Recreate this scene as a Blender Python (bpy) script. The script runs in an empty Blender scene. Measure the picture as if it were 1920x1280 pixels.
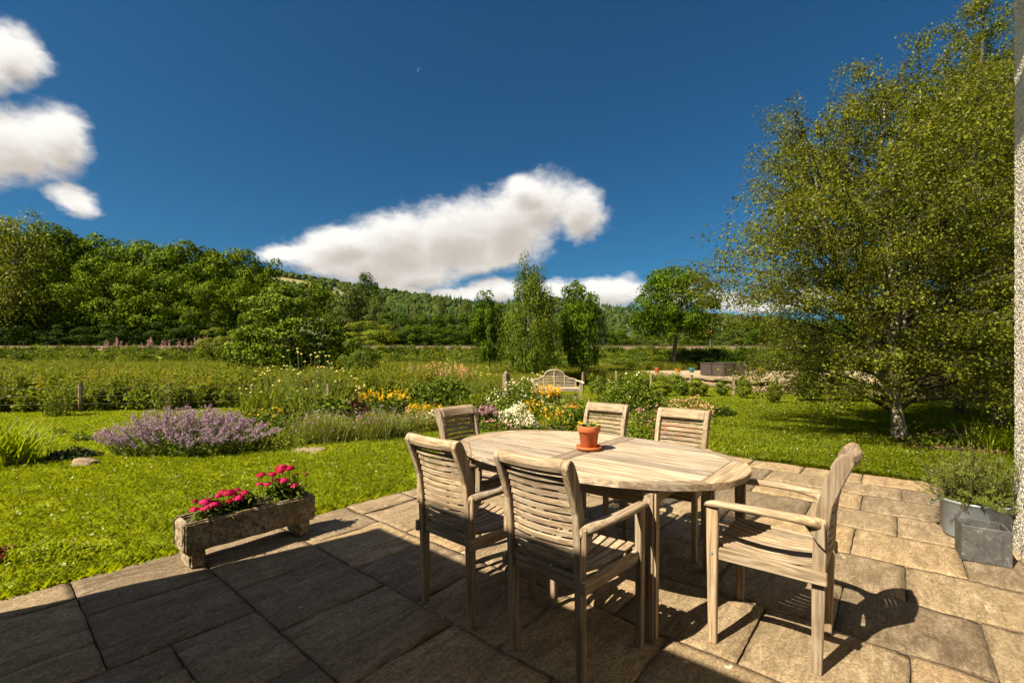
import bpy, bmesh, math, random
import numpy as np
from mathutils import Vector, Matrix

R = math.radians
rng = np.random.default_rng(7)
random.seed(7)
SC = bpy.context.scene
COL = SC.collection

# ------------------------------------------------------------------ camera, sky, sun
CAM_H, FPX, CX, HY = 1.36, 853.0, 960.0, 668.0
cam_d = bpy.data.cameras.new('camera')
cam = bpy.data.objects.new('camera', cam_d)
COL.objects.link(cam)
cam.location = (0, 0, CAM_H)
cam.rotation_euler = (R(90), 0, 0)
cam_d.sensor_width = 36.0
cam_d.lens = 36.0 * FPX / 1920.0
cam_d.shift_y = (HY - 640.0) / 1920.0
cam_d.clip_start = 0.05
cam_d.clip_end = 12000
SC.camera = cam

SUN_EL = 48.0
SUN_TO = Vector((0.815, 0.58, 0)).normalized()          # horizontal direction the light travels
sun_d = bpy.data.lights.new('sun', 'SUN')
sun_d.energy = 5.0
sun_d.angle = R(0.5)
sun_d.color = (1.0, 0.86, 0.63)
sun = bpy.data.objects.new('sun', sun_d)
COL.objects.link(sun)
_d = Vector((SUN_TO.x * math.cos(R(SUN_EL)), SUN_TO.y * math.cos(R(SUN_EL)), -math.sin(R(SUN_EL))))
sun.rotation_euler = _d.to_track_quat('-Z', 'Y').to_euler()
sun.location = (-20, -15, 30)

SC.view_settings.view_transform = 'Standard'
SC.view_settings.look = 'None'
SC.view_settings.exposure = 1.55
SC.view_settings.gamma = 1.0
SC.view_settings.use_curve_mapping = False

world = bpy.data.worlds.new('World')
SC.world = world
world.use_nodes = True


def build_world():
    nt = world.node_tree
    nt.nodes.clear()
    N, L = nt.nodes.new, nt.links.new

    def math_n(tree, op, a=None, b=None, c=None):
        n = tree.nodes.new('ShaderNodeMath')
        n.operation = op
        for i, v in enumerate((a, b, c)):
            if v is None:
                continue
            if hasattr(v, 'is_output'):
                tree.links.new(v, n.inputs[i])
            else:
                n.inputs[i].default_value = v
        return n.outputs[0]

    # ---- cloud field: soft puffs at fixed bearings (azimuth, elevation) broken up by noise
    def bearing(x, y):
        az = math.atan((x - CX) / FPX)
        return az, math.atan((HY - y) / FPX * math.cos(az))
    puffs = []
    for (x, y, rx, ry, rot) in [
        (545, 472, 70, 20, 8), (640, 458, 100, 34, 12), (740, 455, 130, 56, 14), (850, 445, 130, 70, 14),
        (950, 430, 100, 70, 20), (1005, 385, 75, 52, 10), (1085, 395, 58, 46, -30), (770, 508, 110, 40, 6),
        (985, 352, 42, 26, 0), (690, 490, 120, 40, 6), (920, 480, 100, 34, 12), (620, 492, 90, 26, 0), (1135, 540, 70, 26, 0),
        (20, 100, 72, 50, -20), (15, 268, 120, 66, 0), (102, 262, 84, 60, -20), (-60, 268, 130, 70, 0),
        (138, 374, 60, 26, -16), (-60, 112, 90, 46, 0), 
        (850, 552, 70, 16, 4), (930, 545, 70, 20, 0), (1050, 546, 110, 24, 0), (1165, 552, 60, 26, 0),
        (1260, 560, 60, 24, 0), (1365, 565, 56, 24, 0), (1420, 578, 60, 14, 0), (1500, 560, 70, 24, 0),
        (775, 545, 26, 10, 0)]:
        az, el = bearing(x, y)
        k = math.cos(az)
        puffs.append((az, el, rx / FPX * k * k, ry / FPX * k, R(rot)))
    g = bpy.data.node_groups.new('cloud_field', 'ShaderNodeTree')
    g.interface.new_socket('Bearing', in_out='INPUT', socket_type='NodeSocketVector')
    g.interface.new_socket('Density', in_out='OUTPUT', socket_type='NodeSocketFloat')
    g.interface.new_socket('Depth', in_out='OUTPUT', socket_type='NodeSocketFloat')
    gi, go = g.nodes.new('NodeGroupInput'), g.nodes.new('NodeGroupOutput')
    n1 = g.nodes.new('ShaderNodeTexNoise')
    n1.inputs['Scale'].default_value = 9.0
    n1.inputs['Detail'].default_value = 5
    n1.inputs['Roughness'].default_value = .58
    st = g.nodes.new('ShaderNodeVectorMath'); st.operation = 'MULTIPLY'
    st.inputs[1].default_value = (1, 1.5, 1)
    g.links.new(gi.outputs[0], st.inputs[0]); g.links.new(st.outputs[0], n1.inputs['Vector'])
    sb = g.nodes.new('ShaderNodeVectorMath'); sb.operation = 'SUBTRACT'
    sb.inputs[1].default_value = (.5, .5, .5)
    g.links.new(n1.outputs['Color'], sb.inputs[0])
    ma = g.nodes.new('ShaderNodeVectorMath'); ma.operation = 'MULTIPLY_ADD'
    ma.inputs[1].default_value = (.075, .06, 0)
    g.links.new(sb.outputs[0], ma.inputs[0]); g.links.new(gi.outputs[0], ma.inputs[2])
    cur = None
    for (az, el, ra, re, rot) in puffs:
        mp = g.nodes.new('ShaderNodeMapping'); mp.vector_type = 'TEXTURE'
        mp.inputs['Location'].default_value = (az, el, 0)
        mp.inputs['Rotation'].default_value = (0, 0, rot)
        mp.inputs['Scale'].default_value = (ra, re, 1)
        g.links.new(ma.outputs[0], mp.inputs['Vector'])
        ln = g.nodes.new('ShaderNodeVectorMath'); ln.operation = 'LENGTH'
        g.links.new(mp.outputs[0], ln.inputs[0])
        cur = ln.outputs['Value'] if cur is None else math_n(g, 'SMOOTH_MIN', cur, ln.outputs['Value'], .25)
    # unseen cloud round the rest of the sky, its cover set for fill light
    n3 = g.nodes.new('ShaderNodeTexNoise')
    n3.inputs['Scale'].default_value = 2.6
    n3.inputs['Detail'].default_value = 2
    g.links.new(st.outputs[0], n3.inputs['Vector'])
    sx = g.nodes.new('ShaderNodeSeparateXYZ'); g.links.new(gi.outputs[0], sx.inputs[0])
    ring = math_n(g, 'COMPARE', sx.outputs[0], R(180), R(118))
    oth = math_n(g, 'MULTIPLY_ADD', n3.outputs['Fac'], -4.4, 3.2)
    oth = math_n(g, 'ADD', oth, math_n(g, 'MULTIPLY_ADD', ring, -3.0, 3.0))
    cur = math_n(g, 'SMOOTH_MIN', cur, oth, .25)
    n2 = g.nodes.new('ShaderNodeTexNoise')
    n2.inputs['Scale'].default_value = 26.0
    n2.inputs['Detail'].default_value = 7
    n2.inputs['Roughness'].default_value = .66
    g.links.new(st.outputs[0], n2.inputs['Vector'])
    e = math_n(g, 'MULTIPLY_ADD', n2.outputs['Fac'], .7, -.35)
    dd = math_n(g, 'ADD', cur, e)
    mr = g.nodes.new('ShaderNodeMapRange'); mr.interpolation_type = 'SMOOTHSTEP'
    mr.inputs['From Min'].default_value = 1.22
    mr.inputs['From Max'].default_value = .54
    g.links.new(dd, mr.inputs['Value'])
    g.links.new(mr.outputs[0], go.inputs[0])
    mq = g.nodes.new('ShaderNodeMapRange'); mq.interpolation_type = 'SMOOTHERSTEP'
    mq.inputs['From Min'].default_value = 1.35
    mq.inputs['From Max'].default_value = -.1
    g.links.new(math_n(g, 'MULTIPLY_ADD', e, .8, cur), mq.inputs['Value'])
    g.links.new(mq.outputs[0], go.inputs[1])

    tc = N('ShaderNodeTexCoord')
    sep = N('ShaderNodeSeparateXYZ'); L(tc.outputs['Generated'], sep.inputs[0])
    az = math_n(nt, 'ARCTAN2', sep.outputs[0], sep.outputs[1])
    az = math_n(nt, 'WRAP', az, R(298), R(-62))
    el = math_n(nt, 'ARCSINE', sep.outputs[2])
    cb = N('ShaderNodeCombineXYZ'); L(az, cb.inputs[0]); L(el, cb.inputs[1])
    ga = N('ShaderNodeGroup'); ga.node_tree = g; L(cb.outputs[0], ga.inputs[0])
    off = N('ShaderNodeVectorMath'); off.operation = 'ADD'; off.inputs[1].default_value = (-.012, .032, 0)
    L(cb.outputs[0], off.inputs[0])
    gb = N('ShaderNodeGroup'); gb.node_tree = g; L(off.outputs[0], gb.inputs[0])

    sky = N('ShaderNodeTexSky')
    sky.sky_type = 'NISHITA'
    sky.sun_disc = False
    sky.sun_elevation = R(SUN_EL)
    sky.sun_rotation = math.atan2(-SUN_TO.x, -SUN_TO.y) % (2 * math.pi)
    sky.altitude = 300
    sky.air_density = 1.0
    sky.dust_density = .5
    sky.ozone_density = 3.0
    tint = N('ShaderNodeMix'); tint.data_type = 'RGBA'; tint.blend_type = 'MULTIPLY'
    tint.inputs['Factor'].default_value = 1.0
    tint.inputs['B'].default_value = (.115, .38, .51, 1)
    L(sky.outputs[0], tint.inputs['A'])
    # cloud radiance: sunlit white, greyer where more cloud lies between it and the sun
    lit = N('ShaderNodeMix'); lit.data_type = 'RGBA'
    lit.inputs['A'].default_value = (7.4, 7.15, 6.75, 1)
    lit.inputs['B'].default_value = (4.2, 3.8, 3.35, 1)
    L(gb.outputs[1], lit.inputs['Factor'])
    mx = N('ShaderNodeMix'); mx.data_type = 'RGBA'
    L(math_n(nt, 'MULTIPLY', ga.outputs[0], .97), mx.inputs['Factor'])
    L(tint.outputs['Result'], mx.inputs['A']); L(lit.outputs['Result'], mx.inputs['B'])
    # the pale day moon
    maz, mel = bearing(786, 132)

    def disc(a, e_, r):
        m = N('ShaderNodeMapping'); m.vector_type = 'TEXTURE'
        m.inputs['Location'].default_value = (a, e_, 0); m.inputs['Scale'].default_value = (r, r, 1)
        L(cb.outputs[0], m.inputs['Vector'])
        l = N('ShaderNodeVectorMath'); l.operation = 'LENGTH'; L(m.outputs[0], l.inputs[0])
        q = N('ShaderNodeMapRange'); q.inputs['From Min'].default_value = 1.15; q.inputs['From Max'].default_value = .85
        L(l.outputs['Value'], q.inputs['Value'])
        return q.outputs[0]
    moon = math_n(nt, 'MULTIPLY', disc(maz, mel, .0042), math_n(nt, 'SUBTRACT', 1.0, disc(maz + .0028, mel - .001, .0042)))
    ad = N('ShaderNodeMix'); ad.data_type = 'RGBA'; ad.blend_type = 'ADD'
    ad.inputs['B'].default_value = (1.0, 1.0, .95, 1)
    L(moon, ad.inputs['Factor']); L(mx.outputs['Result'], ad.inputs['A'])
    bg = N('ShaderNodeBackground'); bg.inputs['Strength'].default_value = .05
    L(ad.outputs['Result'], bg.inputs['Color'])
    out = N('ShaderNodeOutputWorld'); L(bg.outputs[0], out.inputs[0])


build_world()
world.cycles.sampling_method = 'MANUAL'
world.cycles.sample_map_resolution = 512

cy = SC.cycles
cy.use_denoising = True
cy.max_bounces = 6
cy.diffuse_bounces = 3
cy.glossy_bounces = 2
cy.transmission_bounces = 4
cy.transparent_max_bounces = 4
cy.caustics_reflective = False
cy.caustics_refractive = False
cy.use_adaptive_sampling = True
cy.adaptive_threshold = .02

# ------------------------------------------------------------------ frames of reference
ANG = math.atan2(853, 720)                               # bearing of the paving joints
AX, AY = math.cos(ANG), math.sin(ANG)
BX, BY = -AY, AX


def UV(u, v, z=0.0):
    return Vector((u * AX + v * BX, u * AY + v * BY, z))


def sstep(a, b, x):
    t = np.clip((x - a) / (b - a), 0, 1)
    return t * t * (3 - 2 * t)


def hgt(x, y):
    """height of the garden, field, embankment and valley floor"""
    x = np.asarray(x, float); y = np.asarray(y, float)
    z = -.03 - .011 * np.clip(y - 5, 0, 15)
    z = z + .012 * np.sin(x * .9 + 1.3) * np.sin(y * .7) * sstep(5, 8, y)
    z = z + .42 * sstep(22, 36, y)
    z = z + 1.72 * sstep(37, 41.2, y)
    z = z - 1.2 * sstep(47, 54, y)
    z = z - 1.0 * sstep(120, 400, y)
    return z


def ground_at(px, py):
    """point of the ground seen in that direction"""
    dx, dz = (px - CX) / FPX, (HY - py) / FPX
    y = 3.0
    for _ in range(4000):
        if CAM_H + dz * y <= float(hgt(dx * y, y)):
            break
        y += .02 + y * .001
    return Vector((dx * y, y, float(hgt(dx * y, y))))


def at(px, py, Y):
    return Vector(((px - CX) / FPX * Y, Y, CAM_H + (HY - py) / FPX * Y))


# ------------------------------------------------------------------ mesh helpers
def tag(o, label=None, cat=None, group=None, kind=None):
    for k, v in (('label', label), ('category', cat), ('group', group), ('kind', kind)):
        if v:
            o[k] = v
    return o


def empty(name, loc=(0, 0, 0), rz=0.0, **kw):
    o = bpy.data.objects.new(name, None)
    o.empty_display_size = .1
    COL.objects.link(o)
    o.location = loc
    o.rotation_euler = (0, 0, rz)
    return tag(o, **kw)


def link_mesh(name, me, mat, parent=None, smooth=False):
    if mat is not None:
        me.materials.append(mat)
    if smooth:
        me.polygons.foreach_set('use_smooth', np.ones(len(me.polygons), bool))
    o = bpy.data.objects.new(name, me)
    COL.objects.link(o)
    if parent is not None:
        o.parent = parent
    return o


def np_mesh(name, V, Fc):
    """mesh from arrays: V (n,3); Fc (m,k) all faces the same size, or a list of such arrays"""
    V = np.asarray(V, np.float32)
    Fl = Fc if isinstance(Fc, list) else [Fc]
    Fl = [np.asarray(f, np.int32) for f in Fl if len(f)]
    me = bpy.data.meshes.new(name)
    me.vertices.add(len(V)); me.vertices.foreach_set('co', V.ravel())
    li = np.concatenate([f.ravel() for f in Fl])
    tot = np.concatenate([np.full(len(f), f.shape[1], np.int32) for f in Fl])
    st = np.concatenate([[0], np.cumsum(tot)[:-1]]).astype(np.int32)
    me.loops.add(len(li)); me.loops.foreach_set('vertex_index', li)
    me.polygons.add(len(tot)); me.polygons.foreach_set('loop_start', st)
    me.update(calc_edges=True)
    return me


class MB:
    """collects shapes, links them as one mesh"""
    def __init__(s):
        s.v, s.f = [], []

    def add(s, V, Fc):
        b = len(s.v)
        s.v += [tuple(p) for p in V]
        s.f += [tuple(i + b for i in f) for f in Fc]
        return s

    def hexa(s, lo, hi):
        """lo, hi: four corners each, same winding seen from above"""
        return s.add(list(lo) + list(hi), [(3, 2, 1, 0), (4, 5, 6, 7), (0, 1, 5, 4), (1, 2, 6, 5), (2, 3, 7, 6), (3, 0, 4, 7)])

    def box(s, x0, x1, y0, y1, z0, z1):
        c = [(x0, y0), (x1, y0), (x1, y1), (x0, y1)]
        return s.hexa([(x, y, z0) for x, y in c], [(x, y, z1) for x, y in c])

    def sweep(s, path, secs, cap=True, closed=True):
        """rings of equal length joined up; secs: list of rings (list of points)"""
        n = len(secs[0]); b = len(s.v)
        for r in secs:
            s.v += [tuple(p) for p in r]
        for i in range(len(secs) - 1):
            for j in range(n):
                k = (j + 1) % n
                s.f.append((b + i * n + j, b + i * n + k, b + (i + 1) * n + k, b + (i + 1) * n + j))
        if cap:
            s.f.append(tuple(b + j for j in reversed(range(n))))
            s.f.append(tuple(b + (len(secs) - 1) * n + j for j in range(n)))
        return s

    def tube(s, path, rad, n=8, squash=1.0, cap=True):
        path = [Vector(p) for p in path]
        secs = []
        for i, p in enumerate(path):
            t = (path[min(i + 1, len(path) - 1)] - path[max(i - 1, 0)]).normalized()
            a = t.cross(Vector((0, 0, 1)))
            if a.length < 1e-3:
                a = Vector((1, 0, 0))
            a.normalize(); b_ = a.cross(t).normalized()
            r = rad[i] if hasattr(rad, '__len__') else rad
            secs.append([p + a * (r * math.cos(q)) + b_ * (r * squash * math.sin(q)) for q in [2 * math.pi * k / n for k in range(n)]])
        return s.sweep(path, secs, cap)

    def lathe(s, prof, n=24, c=(0, 0, 0), cap=False):
        secs = [[(c[0] + r * math.cos(2 * math.pi * k / n), c[1] + r * math.sin(2 * math.pi * k / n), c[2] + z) for k in range(n)] for r, z in prof]
        return s.sweep(None, secs, cap)

    def extrude(s, poly, x0, x1, axis=0):
        def P(a, b, x):
            return (x, a, b) if axis == 0 else ((a, x, b) if axis == 1 else (a, b, x))
        return s.sweep(None, [[P(a, b, x0) for a, b in poly], [P(a, b, x1) for a, b in poly]])

    def mesh(s, name, bevel=0, segs=1):
        me = bpy.data.meshes.new(name)
        me.from_pydata(s.v, [], s.f)
        bm = bmesh.new(); bm.from_mesh(me)
        bmesh.ops.recalc_face_normals(bm, faces=bm.faces)
        if bevel:
            ed = [e for e in bm.edges if len(e.link_faces) == 2 and e.calc_face_angle(0) > .6]
            bmesh.ops.bevel(bm, geom=ed, offset=bevel, segments=segs, affect='EDGES', clamp_overlap=True)
        bm.to_mesh(me); bm.free()
        return me

    def build(s, name, mat, parent=None, bevel=0, segs=1, smooth=False):
        return link_mesh(name, s.mesh(name, bevel, segs), mat, parent, smooth)


def copy_tree(o, parent=None):
    c = o.copy()
    COL.objects.link(c)
    if parent is not None:
        c.parent = parent
    for ch in list(o.children):
        copy_tree(ch, c)
    return c


# ------------------------------------------------------------------ materials
MATS = {}


def nodes(name):
    m = bpy.data.materials.new(name)
    m.use_nodes = True
    nt = m.node_tree
    b = nt.nodes['Principled BSDF']
    MATS[name] = m
    return m, nt, b


def nz(nt, vec, scale, detail=4, rough=.55, dist=0.0):
    n = nt.nodes.new('ShaderNodeTexNoise')
    n.inputs['Scale'].default_value = scale
    n.inputs['Detail'].default_value = detail
    n.inputs['Roughness'].default_value = rough
    n.inputs['Distortion'].default_value = dist
    if vec is not None:
        nt.links.new(vec, n.inputs['Vector'])
    return n.outputs['Fac']


def ramp(nt, fac, stops):
    r = nt.nodes.new('ShaderNodeValToRGB')
    e = r.color_ramp.elements
    while len(e) < len(stops):
        e.new(.5)
    for k, (p, c) in enumerate(stops):
        e[k].position = p
        e[k].color = (*c, 1) if len(c) == 3 else c
    nt.links.new(fac, r.inputs[0])
    return r.outputs[0]


def mixc(nt, f, a, b, mode='MIX'):
    m = nt.nodes.new('ShaderNodeMix'); m.data_type = 'RGBA'; m.blend_type = mode
    for s, v in (('Factor', f), ('A', a), ('B', b)):
        if hasattr(v, 'is_output'):
            nt.links.new(v, m.inputs[s])
        elif s == 'Factor':
            m.inputs[s].default_value = v
        else:
            m.inputs[s].default_value = (*v, 1)
    return m.outputs['Result']


def bump(nt, b, h, strength=.4, dist=.01):
    n = nt.nodes.new('ShaderNodeBump')
    n.inputs['Strength'].default_value = strength
    n.inputs['Distance'].default_value = dist
    nt.links.new(h, n.inputs['Height'])
    nt.links.new(n.outputs[0], b.inputs['Normal'])


def coords(nt, scale=(1, 1, 1), kind='Object', rand=True):
    tc = nt.nodes.new('ShaderNodeTexCoord')
    v = tc.outputs[kind]
    if rand:                                             # shift the pattern from copy to copy
        oi = nt.nodes.new('ShaderNodeObjectInfo')
        a = nt.nodes.new('ShaderNodeVectorMath'); a.operation = 'MULTIPLY_ADD'
        a.inputs[1].default_value = (17, 31, 23)
        nt.links.new(oi.outputs['Random'], a.inputs[0]); nt.links.new(v, a.inputs[2])
        v = a.outputs[0]
    m = nt.nodes.new('ShaderNodeVectorMath'); m.operation = 'MULTIPLY'
    m.inputs[1].default_value = scale
    nt.links.new(v, m.inputs[0])
    return m.outputs[0]


def plain(name, col, rough=.6, metal=0.0, var=.25, scale=20, bmp=.15, bd=.004):
    m, nt, b = nodes(name)
    f = nz(nt, coords(nt), scale, 6)
    c2 = tuple(c * (1 - var) for c in col)
    nt.links.new(ramp(nt, f, [(.3, c2), (.7, col)]), b.inputs['Base Color'])
    b.inputs['Roughness'].default_value = rough
    b.inputs['Metallic'].default_value = metal
    if bmp:
        bump(nt, b, f, bmp, bd)
    return m


def teak(name, axis, c_hi=(.40, .315, .22), c_lo=(.15, .112, .076)):
    m, nt, b = nodes(name)
    s = [38, 38, 38]; s[axis] = 2.2
    v = coords(nt, tuple(s))
    g1 = nz(nt, v, 1.0, 6, .65, .6)
    s2 = [95, 95, 95]; s2[axis] = 3.5
    g2 = nz(nt, coords(nt, tuple(s2)), 1.0, 4, .6)
    blot = nz(nt, coords(nt), 5.5, 5, .6)
    c = ramp(nt, g1, [(.32, c_lo), (.5, tuple((a + d) / 2 for a, d in zip(c_lo, c_hi))), (.64, c_hi)])
    c = mixc(nt, ramp(nt, blot, [(.42, (.0, .0, .0)), (.66, (.7, .7, .7))]), c, (.31, .275, .225))
    c = mixc(nt, ramp(nt, g2, [(.38, (.8, .8, .8)), (.56, (0, 0, 0))]), c, (.13, .095, .064))
    oi = nt.nodes.new('ShaderNodeObjectInfo')
    c = mixc(nt, .9, c, ramp(nt, oi.outputs['Random'], [(0, (.72, .71, .72)), (.5, (.97, .94, .9)), (1, (1.2, 1.14, 1.04))]), 'MULTIPLY')
    nt.links.new(c, b.inputs['Base Color'])
    b.inputs['Roughness'].default_value = .78
    b.inputs['Specular IOR Level'].default_value = .25
    bump(nt, b, g2, .35, .002)
    return m


TEAK = [teak('teak_%d' % k, k) for k in range(3)]
TEAK_TOP = teak('teak_top', 1, (.50, .435, .36), (.25, .21, .165))
TEAK_DARK = teak('teak_strip', 0, (.30, .235, .18), (.19, .145, .105))


def leaf_mat(name, lo, hi, trans=.3, rough=.6, spec=.16):
    m, nt, b = nodes(name)
    g = nt.nodes.new('ShaderNodeNewGeometry')
    f = nz(nt, g.outputs['Position'], .9, 4)
    mid = tuple((a + c) / 2 for a, c in zip(lo, hi))
    c = ramp(nt, g.outputs['Random Per Island'], [(0, lo), (.55, mid), (1, hi)])
    c = mixc(nt, .5, c, ramp(nt, f, [(.3, (.62, .72, .62)), (.7, (1.28, 1.16, 1.0))]), 'MULTIPLY')
    nt.links.new(c, b.inputs['Base Color'])
    b.inputs['Roughness'].default_value = rough
    b.inputs['Specular IOR Level'].default_value = spec
    t = nt.nodes.new('ShaderNodeBsdfTranslucent')
    tcol = mixc(nt, 1.0, c, (1.25, 1.2, .5), 'MULTIPLY')
    nt.links.new(tcol, t.inputs['Color'])
    x = nt.nodes.new('ShaderNodeMixShader')
    x.inputs[0].default_value = trans
    nt.links.new(b.outputs[0], x.inputs[1]); nt.links.new(t.outputs[0], x.inputs[2])
    nt.links.new(x.outputs[0], nt.nodes['Material Output'].inputs['Surface'])
    return m


LEAF = dict(
    sycamore=leaf_mat('sycamore_leaf', (.016, .042, .002), (.15, .21, .005), .14, .7, .05),
    oak=leaf_mat('oak_leaf', (.014, .038, .002), (.085, .142, .005), .14, .7, .05),
    bush=leaf_mat('bush_leaf', (.026, .058, .003), (.14, .19, .008), .18, spec=.08, rough=.6),
    birch=leaf_mat('birch_leaf', (.06, .084, .006), (.18, .195, .012), .4, .5, .2),
    gbirch=leaf_mat('garden_birch_leaf', (.035, .066, .005), (.125, .165, .010), .24, .6, .1),
    willow=leaf_mat('willow_leaf', (.035, .055, .007), (.105, .13, .014), .2),
    hedge=leaf_mat('hedge_leaf', (.012, .032, .003), (.075, .115, .007), .14, .7, .05),
    lime=leaf_mat('lime_leaf', (.085, .125, .010), (.19, .22, .018), .4),
    weed=leaf_mat('weed_leaf', (.085, .125, .007), (.205, .235, .016), .4),
    grass=leaf_mat('grass_blade', (.15, .205, .004), (.285, .335, .007), .45, .55, .25),
    tall=leaf_mat('tall_grass', (.115, .14, .012), (.25, .225, .04), .4),
    mid=leaf_mat('garden_leaf', (.045, .085, .007), (.14, .18, .016), .3),
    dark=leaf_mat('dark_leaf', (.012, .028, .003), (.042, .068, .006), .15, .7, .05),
    blue=leaf_mat('lavender_leaf', (.10, .125, .026), (.22, .235, .05), .3),
    rosemary=leaf_mat('rosemary_leaf', (.075, .105, .018), (.20, .23, .04), .25),
    plum=leaf_mat('plum_leaf', (.035, .012, .012), (.09, .03, .022), .25),
    conifer=leaf_mat('conifer_leaf', (.012, .028, .010), (.035, .058, .018), .1),
)


def petal(name, lo, hi):
    m = leaf_mat(name, lo, hi, .25, .6, .2)
    return m


PETAL = dict(
    purple=petal('purple_petal', (.21, .13, .28), (.42, .29, .46)),
    mauve=petal('mauve_petal', (.32, .16, .24), (.55, .34, .42)),
    yellow=petal('yellow_petal', (.62, .36, .010), (.85, .56, .02)),
    white=petal('white_petal', (.62, .60, .50), (.85, .83, .74)),
    cream=petal('cream_petal', (.55, .50, .16), (.72, .66, .28)),
    orange=petal('orange_petal', (.75, .20, .03), (.85, .34, .06)),
    pink=petal('pink_petal', (.62, .22, .30), (.80, .42, .46)),
    crimson=petal('crimson_petal', (.26, .003, .03), (.50, .012, .09)),
    magenta=petal('magenta_petal', (.42, .004, .085), (.66, .022, .19)),
    maroon=petal('maroon_petal', (.10, .006, .012), (.2, .02, .03)),
    blossom=petal('spent_petal', (.45, .24, .13), (.62, .40, .25)),
)


def slab_mat():
    m, nt, b = nodes('riven_sandstone')
    v = coords(nt)
    big = nz(nt, v, 2.6, 5, .6, 1.0)
    riv = nz(nt, coords(nt, (2.2, 7.0, 3.0)), 1.5, 10, .72, 1.1)
    vein = nz(nt, coords(nt, (1.4, 6.0, 3.0)), 1.6, 7, .6, .9)
    fine = nz(nt, v, 70, 5, .7)
    c = ramp(nt, riv, [(.32, (.08, .06, .038)), (.44, (.20, .155, .103)), (.56, (.30, .238, .162)), (.70, (.43, .355, .255))])
    c = mixc(nt, ramp(nt, big, [(.38, (.7, .7, .7)), (.62, (0, 0, 0))]), c, (.235, .18, .118))
    c = mixc(nt, ramp(nt, vein, [(.465, (0, 0, 0)), (.495, (.6, .6, .6)), (.525, (0, 0, 0))]), c, (.11, .08, .048))
    c = mixc(nt, ramp(nt, fine, [(.42, (.62, .62, .62)), (.54, (0, 0, 0))]), c, (.095, .068, .040))
    lich = nz(nt, v, 34, 4, .75)
    c = mixc(nt, ramp(nt, lich, [(.56, (0, 0, 0)), (.68, (.36, .36, .36))]), c, (.46, .40, .30))
    oi = nt.nodes.new('ShaderNodeObjectInfo')
    c = mixc(nt, .85, c, ramp(nt, oi.outputs['Random'], [(0, (.58, .57, .58)), (.35, (.85, .83, .82)), (.65, (1.0, .97, .92)), (1, (1.35, 1.25, 1.06))]), 'MULTIPLY')
    sp = nz(nt, v, 21, 2, .4)
    c = mixc(nt, ramp(nt, sp, [(.74, (0, 0, 0)), (.78, (.8, .8, .8))]), c, (.45, .42, .36))
    nt.links.new(c, b.inputs['Base Color'])
    b.inputs['Roughness'].default_value = .85
    b.inputs['Specular IOR Level'].default_value = .2
    a = nt.nodes.new('ShaderNodeMath'); a.operation = 'MULTIPLY_ADD'; a.inputs[1].default_value = .35
    nt.links.new(fine, a.inputs[0]); nt.links.new(riv, a.inputs[2])
    a2 = nt.nodes.new('ShaderNodeMath'); a2.operation = 'MULTIPLY_ADD'; a2.inputs[1].default_value = .5
    nt.links.new(vein, a2.inputs[0]); nt.links.new(a.outputs[0], a2.inputs[2])
    bump(nt, b, a2.outputs[0], 1.0, .014)
    return m


M_SLAB = slab_mat()
M_JOINT = plain('joint_sand', (.045, .036, .024), .95, scale=60, bmp=.6)
M_STONE = plain('wall_stone', (.25, .185, .118), .9, var=.55, scale=5, bmp=.9, bd=.05)
M_TROUGH = None
M_TERRA = plain('terracotta', (.42, .10, .026), .75, var=.2, scale=30, bmp=.08)
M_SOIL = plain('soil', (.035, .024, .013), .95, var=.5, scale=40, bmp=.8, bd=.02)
M_POST = plain('weathered_post', (.20, .15, .095), .85, var=.5, scale=12, bmp=.5)
M_BARK = plain('bark', (.075, .055, .036), .9, var=.5, scale=14, bmp=.8, bd=.03)
M_STEM = plain('green_stem', (.12, .15, .03), .7, var=.3, bmp=0)
M_TWIG = plain('twig', (.05, .034, .019), .85, var=.3, bmp=0)
M_WIRE = plain('fence_wire', (.16, .15, .13), .6, .3, bmp=0)
M_RAIL = plain('rail_steel', (.20, .14, .10), .6, .2, bmp=0)
M_SLEEPER = plain('sleeper', (.20, .16, .13), .9)
M_BALLAST = plain('ballast', (.13, .078, .05), .95, var=.55, scale=9, bmp=1.0, bd=.08)
M_ZINC = plain('galvanised', (.26, .30, .35), .45, .35, var=.25, scale=7, bmp=.05)


def trough_mat():
    m, nt, b = nodes('pitted_stone')
    v = coords(nt)
    f = nz(nt, v, 34, 7, .7, .5)
    g = nz(nt, v, 7, 5, .6)
    c = ramp(nt, f, [(.36, (.07, .05, .032)), (.48, (.25, .19, .12)), (.62, (.46, .375, .26))])
    c = mixc(nt, ramp(nt, g, [(.4, (0, 0, 0)), (.7, (.6, .6, .6))]), c, (.18, .15, .095))
    nt.links.new(c, b.inputs['Base Color'])
    b.inputs['Roughness'].default_value = .95
    bump(nt, b, f, 1.0, .02)
    return m


M_TROUGH = trough_mat()


def slate_mat():
    m, nt, b = nodes('slate')
    v = coords(nt)
    f = nz(nt, v, 9, 7, .65, 1.0)
    g = nz(nt, v, 4.5, 3, .5, 3.0)
    c = ramp(nt, f, [(.35, (.028, .029, .031)), (.65, (.07, .07, .074))])
    c = mixc(nt, ramp(nt, g, [(.49, (0, 0, 0)), (.50, (.35, .35, .35)), (.51, (0, 0, 0))]), c, (.32, .31, .29))
    nt.links.new(c, b.inputs['Base Color'])
    b.inputs['Roughness'].default_value = .6
    bump(nt, b, f, .5, .006)
    return m


M_SLATE = slate_mat()


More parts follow.
